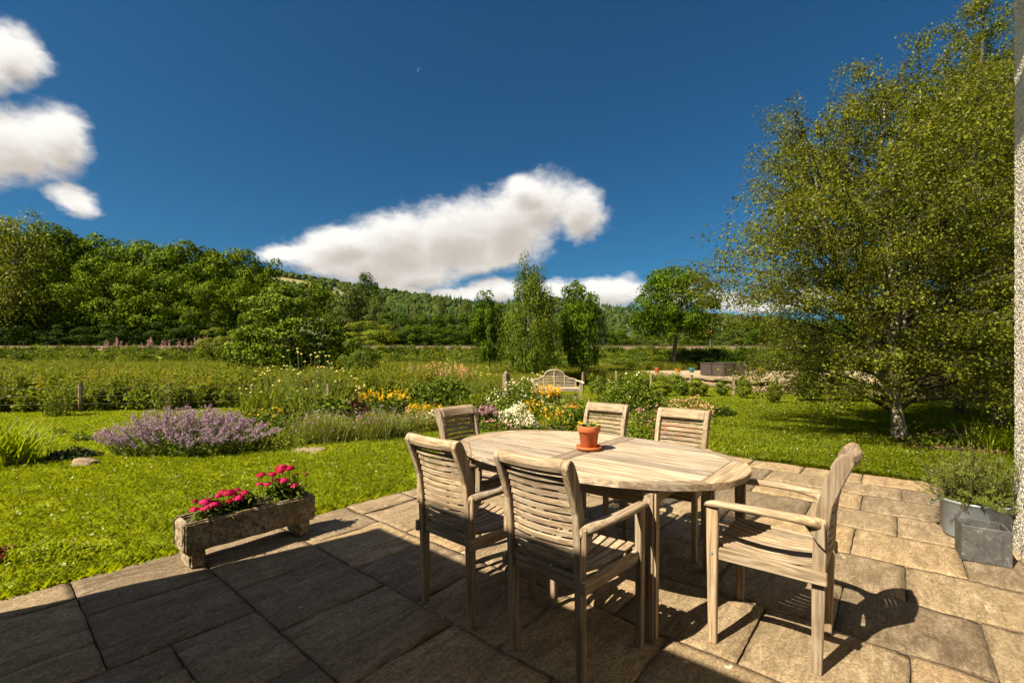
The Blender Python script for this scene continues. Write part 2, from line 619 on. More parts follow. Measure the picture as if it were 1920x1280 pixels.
def birch_bark():
    m, nt, b = nodes('birch_bark')
    f = nz(nt, coords(nt, (3, 3, 14)), 1.6, 5, .6, .6)
    g = nz(nt, coords(nt), 7, 4)
    c = ramp(nt, f, [(.38, (.06, .045, .032)), (.47, (.24, .20, .145)), (.6, (.38, .33, .255))])
    c = mixc(nt, ramp(nt, g, [(.45, (0, 0, 0)), (.65, (.75, .75, .75))]), c, (.13, .11, .06))
    nt.links.new(c, b.inputs['Base Color'])
    b.inputs['Roughness'].default_value = .8
    bump(nt, b, f, .5, .02)
    return m


M_BIRCH = birch_bark()


def ground_mat():
    m, nt, b = nodes('turf')
    v = coords(nt, kind='Object', rand=False)
    a = nz(nt, v, .55, 5, .6)
    f = nz(nt, v, 26, 6, .7)
    c = ramp(nt, f, [(.3, (.115, .148, .004)), (.55, (.195, .23, .006)), (.75, (.27, .29, .008))])
    c = mixc(nt, .6, c, ramp(nt, a, [(.3, (.72, .82, .7)), (.7, (1.2, 1.1, .9))]), 'MULTIPLY')
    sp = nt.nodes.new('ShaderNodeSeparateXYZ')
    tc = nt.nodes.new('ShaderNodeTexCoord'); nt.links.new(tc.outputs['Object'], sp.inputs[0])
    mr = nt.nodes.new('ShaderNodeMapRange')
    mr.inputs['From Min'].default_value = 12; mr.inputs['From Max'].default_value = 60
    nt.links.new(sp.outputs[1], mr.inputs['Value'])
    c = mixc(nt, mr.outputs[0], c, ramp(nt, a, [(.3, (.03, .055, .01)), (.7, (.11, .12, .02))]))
    nt.links.new(c, b.inputs['Base Color'])
    b.inputs['Roughness'].default_value = .9
    b.inputs['Specular IOR Level'].default_value = .15
    bump(nt, b, f, .8, .04)
    return m


M_TURF = ground_mat()


def dash_mat():
    m, nt, b = nodes('pebble_dash')
    v = coords(nt, rand=False)
    vo = nt.nodes.new('ShaderNodeTexVoronoi'); vo.inputs['Scale'].default_value = 75
    nt.links.new(v, vo.inputs['Vector'])
    c = ramp(nt, vo.outputs['Color'], [(.1, (.36, .32, .25)), (.5, (.60, .55, .46)), (.9, (.78, .75, .68))])
    nt.links.new(c, b.inputs['Base Color'])
    b.inputs['Roughness'].default_value = .9
    iv = nt.nodes.new('ShaderNodeMath'); iv.operation = 'SUBTRACT'; iv.inputs[0].default_value = 1
    nt.links.new(vo.outputs['Distance'], iv.inputs[1])
    bump(nt, b, iv.outputs[0], .7, .012)
    return m


M_DASH = dash_mat()
M_ROOF = plain('roof_slate', (.10, .10, .105), .6, var=.4, scale=3)
M_GUTTER = plain('gutter_grey', (.16, .16, .15), .5)


def gravel_mat():
    m, nt, b = nodes('gravel')
    v = coords(nt, rand=False)
    vo = nt.nodes.new('ShaderNodeTexVoronoi'); vo.inputs['Scale'].default_value = 18
    nt.links.new(v, vo.inputs['Vector'])
    c = ramp(nt, vo.outputs['Color'], [(.1, (.20, .14, .08)), (.5, (.30, .22, .135)), (.9, (.38, .30, .2))])
    nt.links.new(c, b.inputs['Base Color'])
    b.inputs['Roughness'].default_value = .95
    bump(nt, b, vo.outputs['Distance'], .8, .03)
    return m


M_GRAVEL = gravel_mat()


def rattan_mat():
    m, nt, b = nodes('dark_rattan')
    v = coords(nt, rand=False)
    w = nt.nodes.new('ShaderNodeTexWave'); w.wave_type = 'BANDS'; w.bands_direction = 'Z'
    w.inputs['Scale'].default_value = 7; w.inputs['Distortion'].default_value = .6
    nt.links.new(v, w.inputs['Vector'])
    nt.links.new(ramp(nt, w.outputs['Fac'], [(.2, (.018, .013, .011)), (.7, (.06, .045, .038))]), b.inputs['Base Color'])
    b.inputs['Roughness'].default_value = .5
    bump(nt, b, w.outputs['Fac'], .6, .02)
    return m


M_RATTAN = rattan_mat()

# ================================================================== SETTING
def build_ground():
    ys = np.concatenate([np.arange(-60, 0, 6), np.arange(0, 24, .5), np.arange(24, 60, .8), np.geomspace(60, 9000, 40)])
    xs = np.concatenate([-np.geomspace(9000, 60, 30), np.arange(-58, -16, 2), np.arange(-16, 26, .6), np.arange(26, 60, 2), np.geomspace(60, 9000, 30)])
    X, Y = np.meshgrid(xs, ys)
    Z = hgt(X, Y)
    V = np.stack([X, Y, Z], -1).reshape(-1, 3)
    nx = len(xs)
    i = np.arange(len(ys) - 1)[:, None] * nx + np.arange(nx - 1)[None]
    Fq = np.stack([i, i + 1, i + nx + 1, i + nx], -1).reshape(-1, 4)
    tag(link_mesh('ground', np_mesh('ground', V, Fq), M_TURF, smooth=True), kind='structure')


build_ground()


# ---- patio of riven slabs
def build_patio():
    base = MB()
    c = [UV(-1.42, -.67), UV(6.675, -.67), UV(6.675, 1.2), UV(6.45, 2.6), UV(6.1, 3.815), UV(-1.42, 3.815)]
    n = len(c)
    base.add([(p.x, p.y, -.2) for p in c] + [(p.x, p.y, -.020) for p in c],
             [tuple(range(n - 1, -1, -1)), tuple(range(n, 2 * n))] + [(k, (k + 1) % n, (k + 1) % n + n, k + n) for k in range(n)])
    patio = base.build('patio', M_JOINT)
    tag(patio, kind='structure')
    ub = [-1.42, -.82, -.22, .378, .985, 1.59, 2.185, 2.77, 3.35, 3.925, 4.53, 5.095, 5.68, 6.185, 6.68]
    vj = {0: [3.24, 2.33, 1.43, .84, .24], 1: [3.53, 2.93, 2.03, 1.13, .54, -.05],
          2: None, 3: None,
          4: [3.555, 2.935, 2.335, 1.726, 1.118, .54, -.05], 5: [3.255, 2.65, 2.038, 1.43, .842, .24, -.34],
          6: [3.53, 2.93, 2.33, 1.73, 1.138, .54, -.048], 7: [3.24, 2.33, 1.43, .84, .24, -.33],
          8: [3.53, 2.63, 2.03, 1.43, .54, -.046], 9: [3.24, 2.33, 1.73, 1.13, .245, -.34],
          10: [3.53, 2.93, 2.03, 1.43, .60, -.008], 11: [3.24, 2.63, 1.73, 1.13, .246, -.30],
          12: [3.53, 2.63, 2.03, 1.13, .55, -.044], 13: [2.93, 2.03, 1.43, .86, .29, -.285]}
    rects = []
    for r, js in vj.items():
        if js is None:
            continue
        vs = [3.83] + js + [-.66]
        for a, b in zip(vs[:-1], vs[1:]):
            rects.append((ub[r], ub[r + 1], b, a))
    rects += [(-.22, .378, 3.532, 3.83), (-.22, .378, 2.927, 3.532), (-.22, .378, 2.63, 2.927), (-.22, .604, 2.385, 2.63),
              (-.22, .378, 1.79, 2.385), (.378, .604, 2.015, 2.385), (.378, .985, 3.236, 3.83), (.378, .985, 2.63, 3.236),
              (.604, .985, 2.015, 2.63), (.378, .985, 1.43, 2.015), (.378, .985, .84, 1.43), (.378, .985, .24, .84), (.378, .985, -.66, .24),
              (-.22, .378, 1.13, 1.79), (-.22, .378, .54, 1.13), (-.22, .378, -.66, .54)]
    for k, (u0, u1, v0, v1) in enumerate(rects):
        rg = np.random.default_rng(100 + k)
        # the far corner of the patio is cut on a slant
        uc, vc = (u0 + u1) / 2, (v0 + v1) / 2
        if uc > 6.75 - .16 * max(vc - .9, 0) ** 1.0 - (.12 if vc > 2.2 else 0):
            continue
        a, b = (u1 - u0) - .0075, (v1 - v0) - .0075
        nx, ny = max(4, int(a / .045)), max(4, int(b / .045))
        gx, gy = np.meshgrid(np.linspace(-a / 2, a / 2, nx + 1), np.linspace(-b / 2, b / 2, ny + 1))
        z = np.zeros_like(gx)
        for _ in range(9):
            f = rg.uniform(3, 34); th = rg.uniform(0, 2 * math.pi); ph = rg.uniform(0, 6.3)
            z += np.sin(f * (gx * math.cos(th) + gy * math.sin(th)) + ph) * .011 / (1 + f * .25)
        z = z * .6 + rg.uniform(-.0015, .0015) + gx * rg.uniform(-.004, .004) + gy * rg.uniform(-.004, .004)
        ed = np.minimum(np.minimum(gx + a / 2, a / 2 - gx), np.minimum(gy + b / 2, b / 2 - gy))
        z -= np.where(ed < .004, rg.uniform(.003, .008, gx.shape), 0)
        px = gx + np.where(ed < .004, rg.uniform(-.0025, .0025, gx.shape), 0)
        py = gy + np.where(ed < .004, rg.uniform(-.0025, .0025, gx.shape), 0)
        V = np.stack([px, py, z], -1).reshape(-1, 3)
        nxx = nx + 1
        i = np.arange(ny)[:, None] * nxx + np.arange(nx)[None]
        Fq = np.stack([i, i + 1, i + nxx + 1, i + nxx], -1).reshape(-1, 4)
        ring = list(range(nxx)) + [j * nxx + nx for j in range(1, ny + 1)] + [ny * nxx + j for j in range(nx - 1, -1, -1)] + [j * nxx for j in range(ny - 1, 0, -1)]
        low = V[ring].copy(); low[:, 2] = -.045
        m0 = len(V); n = len(ring)
        Fs = np.array([(ring[j], m0 + j, m0 + (j + 1) % n, ring[(j + 1) % n]) for j in range(n)])
        me = np_mesh('slab', np.concatenate([V, low]), [Fq, Fs])
        o = link_mesh('slab', me, M_SLAB, patio)
        c = UV((u0 + u1) / 2, (v0 + v1) / 2, 0)
        flip = (b > a * 1.15) if abs(a - b) > .1 else bool(rg.integers(2))
        o.location = c
        o.rotation_euler = (0, 0, ANG)
        sm = np.ones(len(me.polygons), bool); sm[len(Fq):] = False
        me.polygons.foreach_set('use_smooth', sm)


build_patio()


# ---- the house that stands beside and behind the camera
def build_house():
    h = empty('house', UV(4.9, -.7), ANG, label='cream pebble-dashed house wall standing at the edge of the patio', cat='house')
    inv = Matrix.Translation(UV(4.9, -.7)) @ Matrix.Rotation(ANG, 4, 'Z')
    inv.invert()

    def W(mb, name, mat, **kw):
        o = mb.build(name, mat, h, **kw)
        o.matrix_parent_inverse = Matrix()
        return o

    def L(u, v, z):
        return (u - 4.9, v + .7, z)
    # main block and the lower range behind
    m = MB()
    for (u0, u1, v0, v1, z1) in [(-9, 4.25, -7.5, -.67, 4.5)]:
        c = [(u0, v0), (u1, v0), (u1, v1), (u0, v1)]
        m.hexa([L(u, v, -.3) for u, v in c], [L(u, v, z1) for u, v in c])
    W(m, 'wall', M_DASH)
    m = MB()
    c = [(-9, -.668), (-.95, -.668), (-.95, 3.886), (-9, 3.886)]
    m.hexa([L(u, v, -.3) for u, v in c], [L(u, v, 3.42) for u, v in c])
    W(m, 'wall', M_DASH)
    # the rough-cast corner in view: a fine, knobbly surface
    rg = np.random.default_rng(5)
    us = np.linspace(4.25, 4.94, 70); zs = np.linspace(-.1, 4.5, 420)
    U, Z = np.meshgrid(us, zs)
    dv = rg.uniform(0, .007, U.shape)
    bell = .022 * sstep(.55, .0, Z)                      # the render kicks out at its foot
    P1 = np.stack([U - 4.9, np.full_like(U, .03) + dv + bell, Z], -1).reshape(-1, 3)
    nu = len(us)
    i = np.arange(len(zs) - 1)[:, None] * nu + np.arange(nu - 1)[None]
    F1 = np.stack([i, i + 1, i + nu + 1, i + nu], -1).reshape(-1, 4)
    vs = np.linspace(.03, -.6, 60)
    Vv, Z2 = np.meshgrid(vs, zs)
    du = rg.uniform(0, .008, Vv.shape)
    P2 = np.stack([np.full_like(Vv, .04) + du, Vv + (.004), Z2], -1).reshape(-1, 3)
    P2 = P2.reshape(len(zs), len(vs), 3); P2[:, 0] = P1.reshape(len(zs), nu, 3)[:, -1]; P2 = P2.reshape(-1, 3)
    n2 = len(vs)
    j = len(P1) + np.arange(len(zs) - 1)[:, None] * n2 + np.arange(n2 - 1)[None]
    F2 = np.stack([j, j + 1, j + n2 + 1, j + n2], -1).reshape(-1, 4)
    o = link_mesh('wall', np_mesh('wall', np.concatenate([P1, P2]), [F1, F2]), M_DASH, h)
    m = MB()
    c = [(4.25, -7.5), (4.93, -7.5), (4.93, -1.29), (4.25, -1.29)]
    m.hexa([L(u, v, -.3) for u, v in c], [L(u, v, 4.5) for u, v in c])
    W(m, 'wall', M_DASH)

    # hipped slate roofs with eaves
    def hip(u0, u1, v0, v1, z, rise, th=.09):
        d = (v1 - v0) / 2 if (v1 - v0) < (u1 - u0) else (u1 - u0) / 2
        mm = MB()
        c = [(u0, v0), (u1, v0), (u1, v1), (u0, v1)]
        lo = [L(u, v, z) for u, v in c]; hi = [L(u, v, z + th) for u, v in c]
        if (v1 - v0) < (u1 - u0):
            r = [(u0 + d, (v0 + v1) / 2), (u1 - d, (v0 + v1) / 2)]
            fs = [(4, 5, 9, 8), (5, 6, 9), (6, 7, 8, 9), (7, 4, 8)]
        else:
            r = [((u0 + u1) / 2, v0 + d), ((u0 + u1) / 2, v1 - d)]
            fs = [(4, 5, 8), (5, 6, 9, 8), (6, 7, 9), (7, 4, 8, 9)]
        top = [L(u, v, z + th + rise) for u, v in r]
        mm.add(lo + hi + top, [(3, 2, 1, 0), (0, 1, 5, 4), (1, 2, 6, 5), (2, 3, 7, 6), (3, 0, 4, 7)] + fs)
        return mm
    roof = W(hip(-9.4, 5.2, -7.9, -.42, 4.5, 2.4), 'roof', M_ROOF)
    W(hip(-9.4, -.925, -.42, 3.905, 3.40, 1.4, .05), 'roof', M_ROOF)
    g = MB().tube([L(-9.4, -.36, 4.46), L(5.2, -.36, 4.46)], .055, 10)
    gt = W(g, 'gutter', M_GUTTER, smooth=True)


build_house()


# ---- gravel terrace held by a dry-stone wall
WALL_LINE = [(7.4, 28.2), (8.9, 25.6), (10.1, 23.3), (10.75, 20.6), (11.5, 18.5), (12.6, 17.0), (14.4, 16.2), (17, 15.9), (20, 16)]
TER_Z = .32


def build_terrace():
    outer = [(p[0] + .22, p[1] + .22) for p in WALL_LINE] + [(24, 18), (26, 33), (14, 34), (7.2, 33)]
    n = len(outer)
    m = MB()
    m.add([(x, y, -.4) for x, y in outer] + [(x, y, TER_Z) for x, y in outer],
          [tuple(range(n, 2 * n))] + [(k, (k + 1) % n, (k + 1) % n + n, k + n) for k in range(n)])
    tag(m.build('gravel_terrace', M_GRAVEL), kind='structure')
    wall = empty('retaining_wall', (10.1, 23.3, -.2), label='low dry-stone retaining wall of rough boulders under the gravel terrace', cat='wall')
    rg = np.random.default_rng(21)
    segs = []
    for a, b in zip(WALL_LINE[:-1], WALL_LINE[1:]):
        segs.append((np.array(a), np.array(b)))
    ico = bmesh.new(); bmesh.ops.create_icosphere(ico, subdivisions=2, radius=1)
    meshes = []
    bv = np.array([v.co[:] for v in ico.verts]); bf = np.array([[v.index for v in f.verts] for f in ico.faces]); ico.free()
    for k in range(9):
        d = bv.copy()
        d = np.sign(d) * np.abs(d) ** .5                 # blocky boulders
        for _ in range(6):
            w = rg.normal(size=3) * 1.8
            d = d * (1 + .085 * np.sin(bv @ w + rg.uniform(0, 6)))[:, None]
        d = d * rg.uniform(.9, 1.06, (len(d), 1))
        me = np_mesh('stone', d, bf); me.materials.append(M_STONE)
        meshes.append(me)

    def put(p, dirv, ln, ht, dp, z):
        o = bpy.data.objects.new('stone', meshes[rg.integers(9)]); COL.objects.link(o)
        o.parent = wall
        o.location = (p[0] - 10.1, p[1] - 23.3, z + .2)
        o.rotation_euler = (rg.normal(0, .06), rg.normal(0, .06), math.atan2(dirv[1], dirv[0]) + rg.normal(0, .1) + (math.pi if rg.random() < .5 else 0))
        o.scale = (ln / 2 * 1.08, dp / 2, ht / 2 * 1.08)
    for a, b in segs:
        L_ = np.linalg.norm(b - a); d = (b - a) / L_
        for course in range(2):
            s = rg.uniform(-.2, .1)
            while s < L_:
                ln = rg.uniform(.35, .95)
                ht = (.30, .19)[course] * rg.uniform(.75, 1.2)
                mid = a + d * (s + ln / 2)
                zb = float(hgt(mid[0], mid[1]))
                z = zb + .12 if course == 0 else TER_Z - .10 + rg.uniform(-.02, .05)
                put(mid + rg.normal(0, .03, 2), d, ln, ht, rg.uniform(.4, .55), z)
                s += ln


build_terrace()


# ---- railway on its embankment
def build_railway():
    y0, zt = 43.6, float(hgt(0, 43.6))
    m = MB()
    xs = np.linspace(-75, 75, 76)
    secs = [[(x, y0 - 2.6, zt - .35), (x, y0 - 1.7, zt + .14), (x, y0 + 1.7, zt + .14), (x, y0 + 2.6, zt - .35)] for x in xs]
    m.sweep(None, secs)
    tag(m.build('railway_ballast', M_BALLAST), kind='structure')
    t = empty('railway_track', (0, y0, zt), label='single railway track on a ballasted embankment before the wood', cat='railway')
    prof = [(-.07, 0), (.07, 0), (.07, .02), (.012, .04), (.012, .12), (.036, .13), (.036, .165), (-.036, .165), (-.036, .13), (-.012, .12), (-.012, .04), (-.07, .02)]
    for s in (-.72, .72):
        MB().extrude([(s + a, .28 + b) for a, b in prof], -75, 75).build('rail', M_RAIL, t)
    sl = MB().box(-.12, .12, -1.25, 1.25, .12, .28).mesh('sleeper', .02)
    sl.materials.append(M_SLEEPER)
    for k in range(178):
        o = bpy.data.objects.new('sleeper', sl); COL.objects.link(o); o.parent = t
        o.location = (-62 + k * .7, 0, 0)


build_railway()


# ---- wooded hills closing the valley
def build_hills():
    m1, nt, b = nodes('forest_floor')
    f = nz(nt, coords(nt, rand=False), .02, 5)
    nt.links.new(ramp(nt, f, [(.3, (.03, .05, .014)), (.7, (.07, .085, .025))]), b.inputs['Base Color'])
    b.inputs['Roughness'].default_value = 1
    m2, nt, b = nodes('hill_pasture')
    f = nz(nt, coords(nt, rand=False), .03, 5)
    nt.links.new(ramp(nt, f, [(.3, (.12, .11, .035)), (.7, (.21, .17, .065))]), b.inputs['Base Color'])
    b.inputs['Roughness'].default_value = 1
    lf = leaf_mat('hill_tree', (.018, .034, .007), (.05, .068, .014), .0, .9, .0)
    lc = leaf_mat('hill_conifer', (.014, .028, .009), (.032, .052, .014), .0, .9, .0)

    def hill(name, ridge, yb, yr, zb, clear, ntree, seed, tsize, conifer_above):
        rx = np.array([p[0] for p in ridge], float); ry = np.array([p[1] for p in ridge], float)
        px = np.arange(rx[0], rx[-1] + 1, 22.0)
        T = np.linspace(0, 1.35, 34)
        rg = np.random.default_rng(seed)

        def surf(p, t):
            Yr = np.interp(p, rx, np.interp(rx, [rx[0], rx[-1]], yr))
            Yr = np.interp(p, [rx[0], rx[-1]], yr)
            zr = CAM_H + (HY - np.interp(p, rx, ry)) / FPX * Yr - tsize * .55
            tt = np.clip(t, 0, 1)
            Y = yb + (Yr - yb) * t
            prof = tt ** 1.25 * (1 - .0 * tt)
            z = zb + (zr - zb) * prof - np.clip(t - 1, 0, 1) ** 2 * 260
            X = (p - CX) / FPX * Y
            z = z + np.sin(X * .021 + seed) * np.sin(Y * .017) * 5 * tt * (1 - tt) * 2
            return X, Y, z
        P, TT = np.meshgrid(px, T)
        X, Y, Z = surf(P, TT)
        V = np.stack([X, Y, Z], -1).reshape(-1, 3)
        n = len(px)
        i = np.arange(len(T) - 1)[:, None] * n + np.arange(n - 1)[None]
        Fq = np.stack([i, i + 1, i + n + 1, i + n], -1).reshape(-1, 4)
        me = np_mesh(name, V, Fq)
        me.materials.append(m1); me.materials.append(m2)

        def is_clear(p, X, Y, Z):
            sy = HY - (Z - CAM_H) / Y * FPX
            out = np.zeros(p.shape, bool)
            for (a, b_, c, d) in clear:
                out |= (((p - a) / c) ** 2 + ((sy - b_ - (p - a) * .14) / d) ** 2) < 1
            return out
        fc = V[Fq].mean(1)
        fp = fc[:, 0] / fc[:, 1] * FPX + CX
        me.polygons.foreach_set('material_index', is_clear(fp, fc[:, 0], fc[:, 1], fc[:, 2]).astype(np.int32))
        tag(link_mesh(name, me, None, smooth=True), kind='structure')
        # trees: one mass nobody could count
        p = rg.uniform(rx[0], rx[-1], ntree); t = rg.uniform(.25, 1.06, ntree) ** .8
        X, Y, Z = surf(p, t)
        ok = ~is_clear(p, X, Y, Z) | (rg.random(ntree) < .06)
        X, Y, Z, p, t = X[ok], Y[ok], Z[ok], p[ok], t[ok]
        patch = np.sin(X * .012 + 2) + np.sin(Y * .015 + X * .006) + rg.normal(0, .5, len(X))
        con = patch > conifer_above
        bm_ = bmesh.new(); bmesh.ops.create_icosphere(bm_, subdivisions=1, radius=1)
        bv = np.array([v.co[:] for v in bm_.verts]); bf = np.array([[v.index for v in f.verts] for f in bm_.faces]); bm_.free()
        s = tsize * rg.uniform(.55, 1.15, len(X))
        for flag, nm, mat, sh in ((False, 'hillside_wood', lf, (.45, .5)), (True, 'hillside_plantation', lc, (.26, .8))):
            q = con == flag
            C = np.stack([X, Y, Z], -1)[q]; ss = s[q]
            if not len(C):
                continue
            if not flag:
                base = bv[None] * rg.uniform(.72, 1.25, (len(C), len(bv), 1))
                Vt = base * np.stack([ss * sh[0], ss * sh[0], ss * sh[1]], -1)[:, None] + C[:, None] + np.array([0, 0, .35 * tsize])
                Ft = bf[None] + (np.arange(len(C)) * len(bv))[:, None, None]
            else:
                k = 6
                a = np.arange(k) * 2 * math.pi / k
                cone = np.concatenate([np.stack([np.cos(a), np.sin(a), np.zeros(k)], -1), np.stack([.45 * np.cos(a + .5), .45 * np.sin(a + .5), np.full(k, .5)], -1), [[0, 0, 1.15]]])
                fcs = [(j, (j + 1) % k, k + j) for j in range(k)] + [((j + 1) % k, k + (j + 1) % k, k + j) for j in range(k)] + [(k + j, k + (j + 1) % k, 2 * k) for j in range(k)]
                bfc = np.array(fcs)
                base = cone[None] * rg.uniform(.8, 1.2, (len(C), len(cone), 1))
                Vt = base * np.stack([ss * sh[0], ss * sh[0], ss * 1.1], -1)[:, None] + C[:, None]
                Ft = bfc[None] + (np.arange(len(C)) * len(cone))[:, None, None]
            o = link_mesh(nm, np_mesh(nm, Vt.reshape(-1, 3), Ft.reshape(-1, 3)), mat)
            tag(o, kind='stuff', label=('dark conifer plantation on the hill' if flag else 'mixed woodland covering the hill') + (' beyond the meadow' if seed == 1 else ' at the end of the valley'), cat='wood')

    hill('hill', [(-900, 330), (-300, 410), (100, 456), (300, 484), (500, 504), (570, 515), (640, 527), (720, 540), (790, 551), (860, 560), (920, 568), (1000, 579), (1100, 596), (1250, 622), (1350, 640)],
         260, (560, 1200), -1, [(550, 530, 50, 7), (640, 556, 40, 10)], 9000, 1, 13, .75)
    hill('hill', [(700, 600), (800, 582), (900, 570), (985, 559), (1040, 556), (1090, 563), (1140, 571), (1190, 578), (1240, 582), (1300, 586), (1370, 588), (1440, 596), (1550, 601), (1700, 598), (2000, 590), (2600, 570), (3300, 560)],
         700, (1750, 1700), -2, [(1330, 612, 30, 5), (1240, 604, 40, 4), (1420, 606, 22, 4)], 9500, 2, 17, .35)


build_hills()

# ================================================================== TREES
def leaf_cards(P, size, rg, up=.6, fold=.18, width=.34, hang=0.0, out=None):
    """one small folded leaf (a quad) at every point"""
    n = len(P)
    s = size * rg.uniform(.65, 1.3, n)
    nrm = rg.normal(size=(n, 3)); nrm[:, 2] += up * 1.6
    if out is not None:
        nrm = rg.normal(size=(n, 3)) * .45 + out
    nrm /= np.linalg.norm(nrm, axis=1, keepdims=True)
    t = rg.normal(size=(n, 3)); t[:, 2] -= hang * 2
    t -= nrm * (t * nrm).sum(1, keepdims=True)
    t /= np.linalg.norm(t, axis=1, keepdims=True) + 1e-9
    b = np.cross(nrm, t)
    S = s[:, None]
    V = np.stack([P, P + t * S * .5 + b * S * width + nrm * S * fold, P + t * S, P + t * S * .5 - b * S * width + nrm * S * fold], 1)
    return V.reshape(-1, 3), np.arange(4 * n).reshape(-1, 4)


def branch_tubes(paths, sides=5):
    """paths: list of (points (k,3), radii (k,)) -> arrays"""
    Vs, Fs, off = [], [], 0
    for pts, rad in paths:
        pts = np.asarray(pts, float); k = len(pts)
        t = np.gradient(pts, axis=0); t /= np.linalg.norm(t, axis=1, keepdims=True) + 1e-9
        ref = np.where(np.abs(t[:, 2:3]) > .9, np.array([[1., 0, 0]]), np.array([[0., 0, 1.]]))
        a = np.cross(t, ref); a /= np.linalg.norm(a, axis=1, keepdims=True) + 1e-9
        b = np.cross(a, t)
        q = np.arange(sides) * 2 * math.pi / sides
        r = np.asarray(rad, float)[:, None, None]
        ring = pts[:, None] + r * (a[:, None] * np.cos(q)[None, :, None] + b[:, None] * np.sin(q)[None, :, None])
        Vs.append(ring.reshape(-1, 3))
        i = np.arange(k - 1)[:, None] * sides + np.arange(sides)[None]
        j = np.arange(k - 1)[:, None] * sides + (np.arange(sides)[None] + 1) % sides
        Fs.append(np.stack([i, j, j + sides, i + sides], -1).reshape(-1, 4) + off)
        off += k * sides
    return np.concatenate(Vs), np.concatenate(Fs)


def crown_cloud(blobs, nclump, clump_r, per, rg, flat=.6, shell=.45):
    B = np.array(blobs, float)
    w = (B[:, 3] * B[:, 4] * B[:, 5]) ** (2 / 3); w /= w.sum()
    k = rg.choice(len(B), nclump, p=w)
    d = rg.normal(size=(nclump, 3)); d /= np.linalg.norm(d, axis=1, keepdims=True)
    r = rg.uniform(shell, 1.0, nclump) ** .7
    C = B[k, :3] + d * B[k, 3:6] * r[:, None]
    cr = clump_r * rg.uniform(.6, 1.3, nclump)
    g = rg.normal(size=(nclump, per, 3)); g[..., 2] += .55
    g /= np.linalg.norm(g, axis=-1, keepdims=True)
    rad = rg.uniform(.55, 1.08, (nclump, per, 1)) ** .7
    P = C[:, None] + g * rad * cr[:, None, None] * np.array([1, 1, flat])
    out = g * .9 + d[:, None] * .5
    return C, P.reshape(-1, 3), out.reshape(-1, 3)


def make_tree(name, blobs, trunk_top, trunk_r, nclump, per, clump_r, leaf, mat, seed, bark=M_BARK, flat=.6, shell=.45, lean=(0, 0), limbs=10, hang=0.0, fork=.3, up=1.1):
    """a tree in unit space (height 1, width about 1): trunk with limbs, and a crown of leaf clumps"""
    rg = np.random.default_rng(seed)
    t = empty(name)
    C, P, out = crown_cloud(blobs, nclump, clump_r, per, rg, flat, shell)
    out = out[P[:, 2] > .02]; P = P[P[:, 2] > .02]
    V, Fq = leaf_cards(P, leaf, rg, hang=hang, out=out)
    k = 7
    tz = np.linspace(0, trunk_top, k)
    tp = np.stack([lean[0] * tz + .01 * np.sin(tz * 9 + seed), lean[1] * tz + .01 * np.cos(tz * 7), tz], -1)
    paths = [(tp, trunk_r * np.linspace(1.0, .35, k) * np.where(np.arange(k) == 0, 1.35, 1))]
    for j in rg.choice(len(C), min(limbs, len(C)), replace=False):
        s = rg.uniform(fork, .95) * trunk_top
        a = np.array([np.interp(s, tz, tp[:, 0]), np.interp(s, tz, tp[:, 1]), s])
        q = np.linspace(0, 1, 5)[:, None]
        mid = a * (1 - q) + C[j] * q
        mid[:, 2] += .05 * np.sin(q[:, 0] * math.pi)
        mid += rg.normal(0, .008, mid.shape) * (q > 0)
        paths.append((mid, trunk_r * .42 * np.linspace(1, .2, 5)))
    tv, tf = branch_tubes(paths, 6)
    link_mesh('trunk', np_mesh('trunk', tv, tf), bark, t, smooth=True)
    link_mesh('crown', np_mesh('crown', V, Fq), mat, t)
    return t


_used = []


def put_tree(proto, loc, h, w, rz, label, cat='tree', group=None, name=None, crown=None):
    """the first use moves the tree itself, later uses copy it and its parts"""
    if any(p is proto for p in _used):
        o = copy_tree(proto)
        for k in ('label', 'category', 'group'):
            if k in o:
                del o[k]
    else:
        o = proto
        _used.append(proto)
    if name:
        o.name = name
    for c in o.children:
        if c.name.startswith('crown'):
            sl = c.material_slots[0]
            if crown is not None:
                sl.link = 'OBJECT'
                sl.material = crown
            else:
                sl.link = 'DATA'
    o.location = loc
    o.rotation_euler = (0, 0, rz)
    o.scale = (w, w, h)
    return tag(o, label, cat, group)


SYC = [make_tree('sycamore_tree', [(0, 0, .62, .42, .42, .36), (-.2, .1, .4, .3, .3, .24), (.22, -.1, .42, .28, .3, .24), (0, -.22, .32, .3, .26, .22), (.05, .05, .82, .25, .25, .16), (.2, .2, .66, .22, .22, .2)],
                 .62, .022, 105, 170, .105, .024, LEAF['sycamore'], 31, limbs=12, flat=.7, shell=.6),
       make_tree('sycamore_tree', [(-.1, 0, .6, .36, .36, .34), (.2, .05, .5, .3, .3, .3), (0, -.2, .34, .36, .28, .24), (.15, 0, .8, .2, .2, .17), (-.22, -.05, .78, .18, .2, .15)],
                 .6, .022, 100, 170, .10, .024, LEAF['sycamore'], 32, limbs=12, flat=.7, shell=.6),
       make_tree('sycamore_tree', [(0, 0, .55, .44, .4, .4), (-.12, -.12, .75, .26, .26, .22), (.2, 0, .36, .3, .34, .26), (-.2, -.15, .3, .28, .26, .22)],
                 .6, .024, 105, 170, .105, .024, LEAF['sycamore'], 33, limbs=12, flat=.7, shell=.6)]
OAK = make_tree('oak_tree', [(0, 0, .70, .40, .38, .28), (-.24, .0, .56, .24, .26, .2), (.27, .02, .58, .24, .26, .2), (.36, 0, .42, .15, .18, .1), (-.34, .02, .44, .15, .16, .12), (-.2, -.1, .36, .14, .14, .08), (.2, -.1, .38, .14, .14, .08), (0, .1, .86, .25, .25, .12), (.02, -.2, .52, .26, .18, .16)],
                .66, .024, 300, 90, .075, .020, LEAF['oak'], 35, limbs=34, fork=.42, shell=.6)
